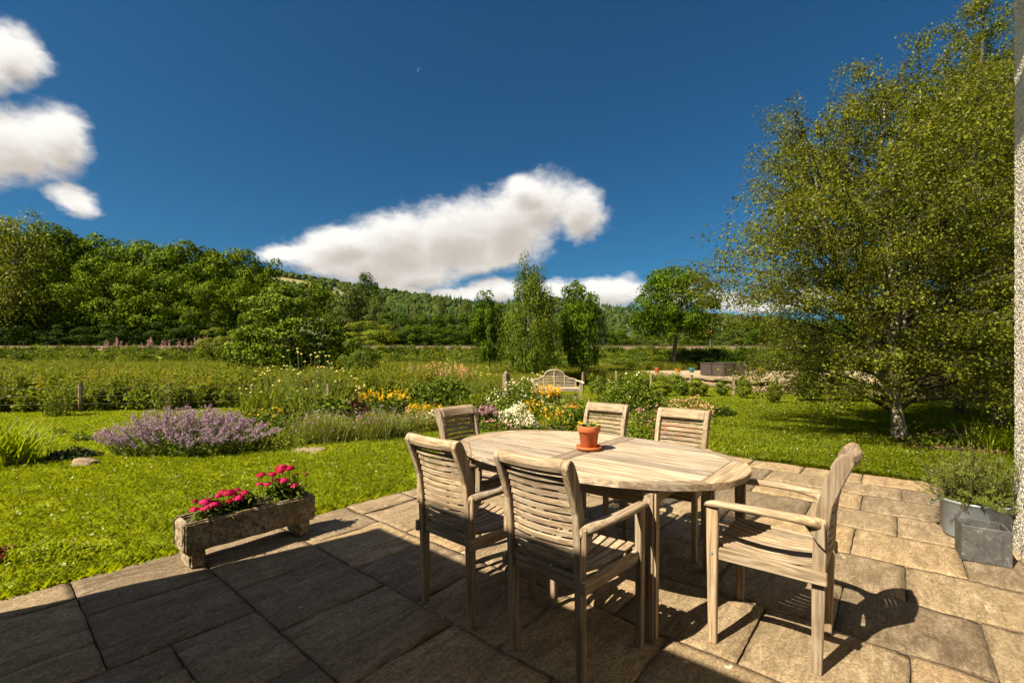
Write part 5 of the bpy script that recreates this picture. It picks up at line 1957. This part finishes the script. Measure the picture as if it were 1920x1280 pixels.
plant('grass_clump', 'leafy green clump between the bench and the rose bush', 1105, 778, 90, 742, 'mound', 'weed', 'pink', 30, .03, 1300, .05)
plant('spiraea', 'faded pink spiraea beyond the far armchairs', 1290, 786, 100, 748, 'mound', 'mid', 'blossom', 260, .035, 1100, .05, cat='flower')
plant('pink_geranium', 'pink cranesbill between the two far armchairs', 1215, 812, 66, 764, 'mound', 'mid', 'pink', 70, .026, 1100, .04, cat='flower')
plant('crimson_pinks', 'crimson flowers seen through the slats of an armchair', 1265, 836, 80, 794, 'mound', 'dark', 'crimson', 240, .03, 900, .04, depth=.5, cat='flower')
plant('juniper', 'low dark juniper on the lawn beyond the far armchair', 1352, 782, 56, 762, 'mound', 'dark', None, 0, nleaf=900, lsize=.05, depth=.6, cat='bush')
plant('cone_flower', 'mixed green perennials behind the feverfew', 905, 778, 90, 735, 'mound', 'weed', None, 0, nleaf=1600, lsize=.07)
plant('meadow_rue', 'tall fresh green growth left of the gatepost', 895, 760, 90, 704, 'spire', 'lime', None, 0, nleaf=1800, lsize=.07, nst=60)
# lawn on the left
plant('iris_clump', 'tall strap-leaved clump on the lawn at the rockery', 14, 880, 110, 795, 'grass', 'grass', None, 0, nleaf=320, lsize=.010)
plant('dwarf_conifer', 'low dark dwarf conifer behind the pinkish rock', 135, 866, 84, 842, 'mound', 'conifer', None, 0, nleaf=1100, lsize=.045, depth=.5, cat='bush')
plant('seedling', 'small dark seedling on the open lawn near the catmint', 152, 830, 40, 808, 'mound', 'mid', None, 0, nleaf=160, lsize=.05, depth=.25)
plant('seedling', 'small dark seedling under the twiggy sapling', 112, 816, 26, 803, 'mound', 'mid', None, 0, nleaf=110, lsize=.05, depth=.2)
plant('sapling', 'twiggy bushy sapling by the wire fence', 106, 784, 64, 716, 'spire', 'weed', None, 0, nleaf=900, lsize=.055, nst=34, lean=.1, spike=0)
plant('sapling', 'bushy sapling grown up against the fence post', 318, 772, 60, 706, 'spire', 'weed', None, 0, nleaf=900, lsize=.055, nst=30, lean=.1, spike=0)
plant('heath', 'yellow-green low heath spilling onto the patio edge', 95, 1096, 215, 1018, 'mound', 'grass', 'pink', 5, .018, 3000, .024, depth=.36)
plant('maroon_pinks', 'dark maroon flowers at the patio edge beside the heath', -12, 1190, 50, 1040, 'spire', 'dark', 'maroon', 180, .016, 240, .03, depth=.15, cat='flower', nst=12, spike=.2)
# shade bed under the birches
plant('iris_clump', 'green iris leaves at the foot of the house corner', 1868, 852, 110, 796, 'grass', 'grass', None, 0, nleaf=240, lsize=.010, depth=.5)
plant('fern', 'small ferny plants in the leaf litter beside the birch trunk', 1765, 840, 90, 812, 'mound', 'mid', None, 0, nleaf=800, lsize=.05, depth=.5)
plant('shade_plant', 'yellow-green weeds at the birch foot', 1722, 842, 50, 812, 'mound', 'lime', None, 0, nleaf=300, lsize=.04, depth=.3)
# young shrubs in front of the boulder wall
for k, (px, by, top, w, lab) in enumerate([(1276, 741, 706, 46, 'dark leafy young shrub right of the spiraea by the wall'), (1310, 743, 710, 44, 'lime-green young shrub against the boulder wall'), (1354, 742, 714, 30, 'thin young shrub left of the tallest wall stake'),
                                           (1395, 747, 708, 32, 'upright young shrub right of the tallest wall stake'), (1452, 756, 716, 32, 'pale young shrub standing out on the lawn before the wall'), (1120, 740, 706, 40, 'green young shrub behind the bench arm'),
                                           (1512, 752, 690, 60, 'leggy shrub under the birch branches by the wall'), (1580, 752, 700, 80, 'lime-green shrub beneath the birches'), (1240, 742, 716, 50, 'brownish-green low shrub beside the rose bush')]):
    g = ground_at(px, by)
    tree_px(SHRUB, px, top, w * .85, g.y, lab, cat='shrub', crown=LEAF[('mid', 'lime', 'mid', 'lime', 'lime', 'mid', 'mid', 'lime', 'weed')[k]], sink=.03)


# ---- scattered growth nobody could count
def scatter(name, pts, protos, smin, smax, label, cat, tilt=.12, seed=0):
    pc = bpy.data.collections.new(name + '_kinds')
    for o in protos:
        for c in list(o.users_collection):
            c.objects.unlink(o)
        pc.objects.link(o)
    me = bpy.data.meshes.new(name); P = np.asarray(pts, np.float32)
    me.vertices.add(len(P)); me.vertices.foreach_set('co', P.ravel()); me.update()
    ob = bpy.data.objects.new(name, me); COL.objects.link(ob)
    ng = bpy.data.node_groups.new(name + '_scatter', 'GeometryNodeTree')
    ng.interface.new_socket('Geometry', in_out='INPUT', socket_type='NodeSocketGeometry')
    ng.interface.new_socket('Geometry', in_out='OUTPUT', socket_type='NodeSocketGeometry')
    n = ng.nodes.new
    gi, go = n('NodeGroupInput'), n('NodeGroupOutput')
    m2p = n('GeometryNodeMeshToPoints')
    iop = n('GeometryNodeInstanceOnPoints')
    ci = n('GeometryNodeCollectionInfo')
    ci.inputs['Collection'].default_value = pc
    ci.inputs['Separate Children'].default_value = True
    ci.inputs['Reset Children'].default_value = True
    rr = n('FunctionNodeRandomValue'); rr.data_type = 'FLOAT_VECTOR'
    rr.inputs['Min'].default_value = (-tilt, -tilt, 0); rr.inputs['Max'].default_value = (tilt, tilt, 6.283)
    rr.inputs['Seed'].default_value = seed
    rs = n('FunctionNodeRandomValue'); rs.data_type = 'FLOAT'
    rs.inputs[2].default_value = smin; rs.inputs[3].default_value = smax
    rs.inputs['Seed'].default_value = seed + 5
    lk = ng.links.new
    lk(gi.outputs[0], m2p.inputs['Mesh']); lk(m2p.outputs[0], iop.inputs['Points'])
    lk(ci.outputs[0], iop.inputs['Instance']); iop.inputs['Pick Instance'].default_value = True
    lk(rr.outputs[0], iop.inputs['Rotation']); lk(rs.outputs[1], iop.inputs['Scale'])
    lk(iop.outputs[0], go.inputs[0])
    md = ob.modifiers.new('scatter', 'NODES'); md.node_group = ng
    tag(ob, label, cat, kind='stuff')
    return ob


def proto_mesh(name, V, Fq, mat):
    o = link_mesh(name, np_mesh(name, V, Fq), mat)
    return o


def area_points(n, x0, x1, y0, y1, keep, seed):
    rg = np.random.default_rng(seed)
    x = rg.uniform(x0, x1, n); y = rg.uniform(y0, y1, n)
    fov = (np.abs(x) < y * 1.2 + 1.2)
    k = fov & keep(x, y)
    x, y = x[k], y[k]
    return np.stack([x, y, hgt(x, y)], -1)


def patio_uv(x, y):
    return x * AX + y * AY, x * BX + y * BY


def on_patio(x, y):
    u, v = patio_uv(x, y)
    return (u < 6.72 - np.clip(v - 1.2, 0, 9) * .16) & (v < 3.845)


def on_house(x, y):
    u, v = patio_uv(x, y)
    return (u < 5.0) & (v < -.6)


def on_terrace(x, y):
    wl = np.array(WALL_LINE)
    poly = [(a - .3, b - .3) for a, b in WALL_LINE] + [(30, 16), (30, 33.5), (7.2, 33.5)]
    return in_poly(x, y, poly)


FY = ground_at(240, 772)
_fa, _fb = ground_at(150, 774), ground_at(318, 770)


def meadow_edge(x):
    """the lawn ends and rough growth begins beyond this distance"""
    base = _fa.y + (_fb.y - _fa.y) / (_fb.x - _fa.x) * (x - _fa.x) + .35
    return np.where(x < -4.2, base, np.where(x < 1.6, 15.2 + .2 * x, 24.0))


def lawn_keep(x, y):
    return ~on_patio(x, y) & ~in_poly(x, y, BEDXY) & ~in_poly(x, y, SHADE) & (y < meadow_edge(x)) & ~on_terrace(x, y) & ~on_house(x, y)


def grass_tuft(nb, r, h, w, seed, mat=None):
    rg = np.random.default_rng(seed)
    b0 = np.stack([rg.normal(0, r, nb), rg.normal(0, r, nb), np.full(nb, -.004)], -1)
    a = rg.uniform(0, 6.28, nb); l = h * rg.uniform(.5, 1.15, nb); ln = rg.uniform(.1, .8, nb)
    d = np.stack([np.cos(a) * ln, np.sin(a) * ln, np.ones(nb)], -1); d /= np.linalg.norm(d, axis=1, keepdims=True)
    s = np.stack([-np.sin(a), np.cos(a), np.zeros(nb)], -1) * w
    mid = b0 + d * (l * .55)[:, None]
    tip = b0 + (d + np.stack([np.cos(a), np.sin(a), -np.ones(nb) * .2], -1) * .35) * l[:, None]
    V = np.stack([b0 - s, b0 + s, mid + s * .8, tip, mid - s * .8], 1).reshape(-1, 3)
    return V, np.arange(5 * nb).reshape(-1, 5)


near = area_points(30000, -9, 7.5, 1.5, 6.5, lawn_keep, 1)
mid_ = area_points(60000, -13, 13, 6.5, 15, lawn_keep, 2)
far_ = area_points(26000, -18, 22, 15, 25, lawn_keep, 3)
tufts = [proto_mesh('tuft', *grass_tuft(34, .035, .034, .0015, 200 + k), LEAF['grass']) for k in range(4)]
scatter('lawn_grass', near, tufts, .6, 1.35, 'short mown lawn grass beside the patio', 'grass', seed=1)
tufts2 = [proto_mesh('tuft', *grass_tuft(26, .06, .038, .0030, 210 + k), LEAF['grass']) for k in range(4)]
scatter('lawn_grass', np.concatenate([mid_, far_]), tufts2, .6, 1.5, 'mown lawn grass stretching to the flower bed and the terrace', 'grass', seed=2)

rgf = np.random.default_rng(19)
uu = np.concatenate([rgf.uniform(-1, 6.0, 1500), 6.70 + np.abs(rgf.normal(0, .03, 700))])
vv = np.concatenate([3.85 + np.abs(rgf.normal(0, .035, 1500)), rgf.uniform(-.66, 1.4, 700)])
fr = np.stack([uu * AX + vv * BX, uu * AY + vv * BY, np.full(len(uu), -.03)], -1)
scatter('edge_grass', fr, [proto_mesh('tuft', *grass_tuft(20, .022, .075, .0020, 230 + k), LEAF['grass']) for k in range(3)], .4, 1.15, 'longer uncut grass along the paving edge', 'grass', seed=5)

def low_leaves(seed):
    r = np.random.default_rng(seed)
    u = r.normal(size=(90, 3)); u[:, 2] = np.abs(u[:, 2]); u /= np.linalg.norm(u, axis=1, keepdims=True)
    return leaf_cards(u * r.uniform(.3, 1, (90, 1)) * np.array([.17, .17, .13]), .05, r, up=.7)


scatter('bed_undergrowth', area_points(5200, -7, 6, 5, 17, lambda x, y: in_poly(x, y, BEDXY), 16), [proto_mesh('low_leaves', *low_leaves(240 + k), LEAF[('mid', 'weed', 'mid', 'lime')[k]]) for k in range(4)], .5, 1.5, 'low leafy growth filling the flower bed between the plants', 'ground cover', seed=15)

# clover and daisies in the turf
rg_ = np.random.default_rng(77)


def tiny_flower(seed):
    r = np.random.default_rng(seed)
    P = np.concatenate([r.normal(0, .004, (8, 3)) + np.array([0, 0, .040])])
    return leaf_cards(P, .009, r, up=1.2, width=.5)


cl = np.concatenate([area_points(700, -9, 7.5, 1.5, 7, lawn_keep, 11), area_points(1100, -13, 13, 7, 15, lawn_keep, 12)])
scatter('lawn_daisies', cl, [proto_mesh('daisy', *tiny_flower(5 + k), PETAL['white']) for k in range(3)], .6, 1.15, 'small white clover and daisy heads dotted over the lawn', 'flowers', seed=3)


def clover(seed):
    r = np.random.default_rng(seed)
    P = np.stack([r.normal(0, .05, 40), r.normal(0, .05, 40), r.uniform(.02, .045, 40)], -1)
    return leaf_cards(P, .013, r, up=1.4, width=.5)


scatter('lawn_weeds', np.concatenate([area_points(700, -9, 7.5, 1.5, 7, lambda x, y: lawn_keep(x, y) & (np.sin(x * 2.1) * np.sin(y * 1.7 + x) > .1), 14), area_points(2500, -12, 12, 7, 13, lambda x, y: lawn_keep(x, y) & (np.sin(x * 1.1) * np.sin(y * .9 + x) > .3), 15)]),
        [proto_mesh('clover', *clover(25 + k), LEAF['lime']) for k in range(3)], .6, 1.4, 'patches of clover and low weeds in the lawn', 'weeds', seed=4)


# rough meadow
def weed_plant(seed, h, n, lsize, spread, top=None):
    r = np.random.default_rng(seed)
    ns = 9
    a = r.uniform(0, 6.28, ns); d = r.uniform(0, spread, ns)
    b0 = np.stack([np.cos(a) * d * .5, np.sin(a) * d * .5, np.zeros(ns)], -1)
    tip = np.stack([np.cos(a) * d, np.sin(a) * d, h * r.uniform(.7, 1.1, ns)], -1)
    k = r.integers(0, ns, n); q = (r.uniform(.0, 1, n) ** .7)[:, None]
    P = b0[k] * (1 - q) + tip[k] * q + r.normal(0, .05, (n, 3)) * (1.5 - q)
    P[:, 2] = np.maximum(P[:, 2], 0)
    return leaf_cards(P, lsize, r, up=.5)


def seed_heads(seed, h, n):
    """tall flowering grass: thin blades with feathery heads"""
    r = np.random.default_rng(seed)
    V1, F1 = blade_leaves(n, (0, 0, 0), .14, h * .6, h * 1.05, .006, r, el=(62, 89), bend=.22)
    P = V1.reshape(n, 8, 3)[:, 6]
    P = np.repeat(P, 5, 0) + r.normal(0, 1, (n * 5, 3)) * np.array([.015, .015, .06])
    V2, F2 = leaf_cards(P, .04, r, up=.2, width=.22)
    return np.concatenate([V1, V2]), np.concatenate([F1, F2 + len(V1)])


def in_meadow(x, y):
    return (y > meadow_edge(x)) & ~on_terrace(x, y) & ~in_poly(x, y, BEDXY)


left = lambda x, y: in_meadow(x, y) & (x < -.15 * y - .4)
weeds = [proto_mesh('weed', *weed_plant(300 + k, (.9, 1.15, .75, 1.3, 1.0, .6)[k], 300, (.085, .07, .11, .06, .08, .12)[k], (.26, .2, .4, .16, .3, .5)[k]), LEAF[('weed', 'tall', 'lime', 'weed', 'lime', 'mid')[k]]) for k in range(6)]
scatter('meadow_weeds', np.concatenate([area_points(5200, -24, 2, 11, 19, left, 21), area_points(2600, -34, 2, 19, 30, left, 22)]), weeds, .3, 1.0, 'tall yellow-green weeds and nettles filling the rough meadow', 'weeds', seed=6)
edge = lambda x, y: left(x, y) & (y < meadow_edge(x) + 1.1)
lowp = [proto_mesh('low_weed', *weed_plant(360 + k, .42, 260, .085, .42), LEAF[('lime', 'weed', 'lime')[k]]) for k in range(3)]
scatter('meadow_edge_weeds', area_points(9000, -18, 0, 9, 17, edge, 25), lowp, .6, 1.3, 'lush low weeds along the lawn side of the wire fence', 'weeds', seed=16)
M_GOLD = leaf_mat('yellow_weed', (.16, .17, .010), (.34, .29, .02), .4)
sps = [proto_mesh('spire_weed', *weed_plant(370 + k, 1.15, 200, .06, .12 + .05 * k), (M_GOLD, LEAF['tall'], LEAF['weed'])[k]) for k in range(3)]
scatter('meadow_spires', np.concatenate([area_points(900, -24, 2, 11, 18, left, 26), area_points(700, -34, 2, 18, 30, left, 27)]), sps, .45, 1.0, 'yellowing spires of tall weeds standing over the meadow', 'weeds', seed=17)
gr = [proto_mesh('tall_grass', *seed_heads(320 + k, .75, 60), LEAF['tall' if k % 2 else 'weed']) for k in range(4)]
scatter('meadow_grass', np.concatenate([area_points(5200, -24, 8, 11, 22, in_meadow, 23), area_points(9000, -48, 26, 20, 38, in_meadow, 24)]), gr, .5, 1.0, 'long seeding grass of the rough meadow', 'grass', seed=7)
cen = lambda x, y: in_meadow(x, y) & (x > -.15 * y - .4)
scatter('meadow_weeds', area_points(1700, -8, 9, 14, 30, cen, 31), [proto_mesh('weed', *weed_plant(340 + k, .6, 200, .085, .3), LEAF['weed' if k else 'lime']) for k in range(3)], .5, 1.1, 'scattered green weeds between the flower bed and the young trees', 'weeds', seed=8)
um = area_points(120, -20, 6, 13, 34, in_meadow, 41); um[:, 2] += .8
scatter('meadow_flowers', um, [proto_mesh('umbel', *leaf_cards(np.random.default_rng(9 + k).normal(0, .05, (30, 3)) * np.array([1, 1, .2]), .045, np.random.default_rng(3), up=1.5), PETAL['cream']) for k in range(2)], .6, 1.2, 'flat cream flower heads over the rough meadow', 'flowers', seed=9)


# embankment: brambles and coarse grass up to the ballast
def bramble(seed):
    r = np.random.default_rng(seed)
    u = r.normal(size=(240, 3)); u[:, 2] = np.abs(u[:, 2]); u /= np.linalg.norm(u, axis=1, keepdims=True)
    return leaf_cards(u * r.uniform(.4, 1, (240, 1)) * np.array([.7, .7, .62]), .15, r, up=.6)


bank = lambda x, y: (np.abs(x) < y * 1.22)
bk = [proto_mesh('bramble', *bramble(400 + k), LEAF[('mid', 'weed', 'hedge', 'lime')[k]]) for k in range(4)]
scatter('embankment_scrub', area_points(3000, -52, 50, 35.5, 40.6, bank, 51), bk, .5, 1.0, 'bramble and rank green growth covering the railway embankment', 'scrub', seed=10)
scatter('embankment_scrub', area_points(2600, -64, 60, 46.6, 52, bank, 52), bk[:0] or [proto_mesh('bramble', *bramble(410 + k), LEAF[('dark', 'hedge')[k]]) for k in range(2)], .6, 1.2, 'shady scrub behind the railway track', 'scrub', seed=11)
fw = area_points(46, -36, -25, 39.9, 41, bank, 53)
V, Fq = leaf_cards(np.stack([np.random.default_rng(6).normal(0, .04, 60), np.random.default_rng(7).normal(0, .04, 60), np.random.default_rng(8).uniform(.4, 1.3, 60)], -1), .09, np.random.default_rng(9), up=.1)
scatter('embankment_willowherb', fw, [proto_mesh('willowherb', V, Fq, PETAL['mauve'])], .6, 1.0, 'pink willowherb spires along the track edge', 'flowers', seed=12)

# fallen leaves under the birches
lf_ = area_points(2200, 4, 14, 5, 12, lambda x, y: in_poly(x, y, SHADE), 61); lf_[:, 2] += .025
M_LITTER = leaf_mat('dead_leaf', (.10, .05, .025), (.26, .14, .07), .1)
scatter('leaf_litter', lf_, [proto_mesh('dead_leaves', *leaf_cards(np.random.default_rng(90).normal(0, .06, (12, 3)) * np.array([1, 1, .08]), .05, np.random.default_rng(91), up=2), M_LITTER)], .6, 1.2, 'brown leaf litter under the birches', 'leaves', seed=13)


# ---- far valley: pylon and a red-roofed house
def make_pylon():
    Y = 420.0
    p = at(1179, 640, Y); p.z = zt(p.x, Y)
    t = empty('pylon', p, label='tiny grey electricity pylon far off left of the oak', cat='pylon')
    h = CAM_H + (HY - 605) / FPX * Y - p.z
    m = MB()
    for sx in (-1, 1):
        for sy in (-1, 1):
            m.tube([(sx * 2.2, sy * 2.2, 0), (sx * .6, sy * .6, h * .7), (0, 0, h)], .22, 4)
    for k in range(6):
        z = h * .12 * k; r = 2.2 - (2.2 - .6) * z / (h * .7)
        m.tube([(-r, -r, z), (r, -r, z + h * .1)], .12, 4).tube([(r, -r, z), (-r, -r, z + h * .1)], .12, 4)
    m.build('lattice', M_ZINC, t)
    for z, w in ((.7, 4.5), (.82, 3.6), (.93, 2.6)):
        MB().tube([(-w, 0, h * z), (0, 0, h * z + .8), (w, 0, h * z)], .2, 4).build('cross_arm', M_ZINC, t)


make_pylon()
sg = Vector(((1332 - CX) / FPX * 41.3, 41.3, zt(15.5, 41.3)))
ts = empty('track_sign', sg, label='small round red sign on a post beside the railway track', cat='sign')
hz_ = CAM_H + (HY - 622) / FPX * sg.y - sg.z
MB().tube([(0, .03, -.2), (0, .03, hz_ + .1)], .035, 8).build('post', M_GUTTER, ts)
dsc = MB().lathe([(0, 0), (.19, 0), (.20, .01), (.19, .02), (0, .02)], 20).build('disc', plain('red_enamel', (.62, .05, .03), .4, var=.1), ts)
dsc.location = (0, 0, hz_); dsc.rotation_euler = (R(90), 0, 0)


# ---- the air of the valley
def build_haze():
    m = bpy.data.materials.new('valley_air'); m.use_nodes = True
    nt = m.node_tree
    nt.nodes.remove(nt.nodes['Principled BSDF'])
    v = nt.nodes.new('ShaderNodeVolumePrincipled')
    v.inputs['Color'].default_value = (.82, .88, .95, 1)
    v.inputs['Density'].default_value = .000012
    v.inputs['Anisotropy'].default_value = .2
    nt.links.new(v.outputs[0], nt.nodes['Material Output'].inputs['Volume'])
    o = MB().box(-9400, 9400, -300, 9400, -6, 245).build('haze', m)
    tag(o, 'thin pale air fading the far hills', 'haze', kind='stuff')


build_haze()
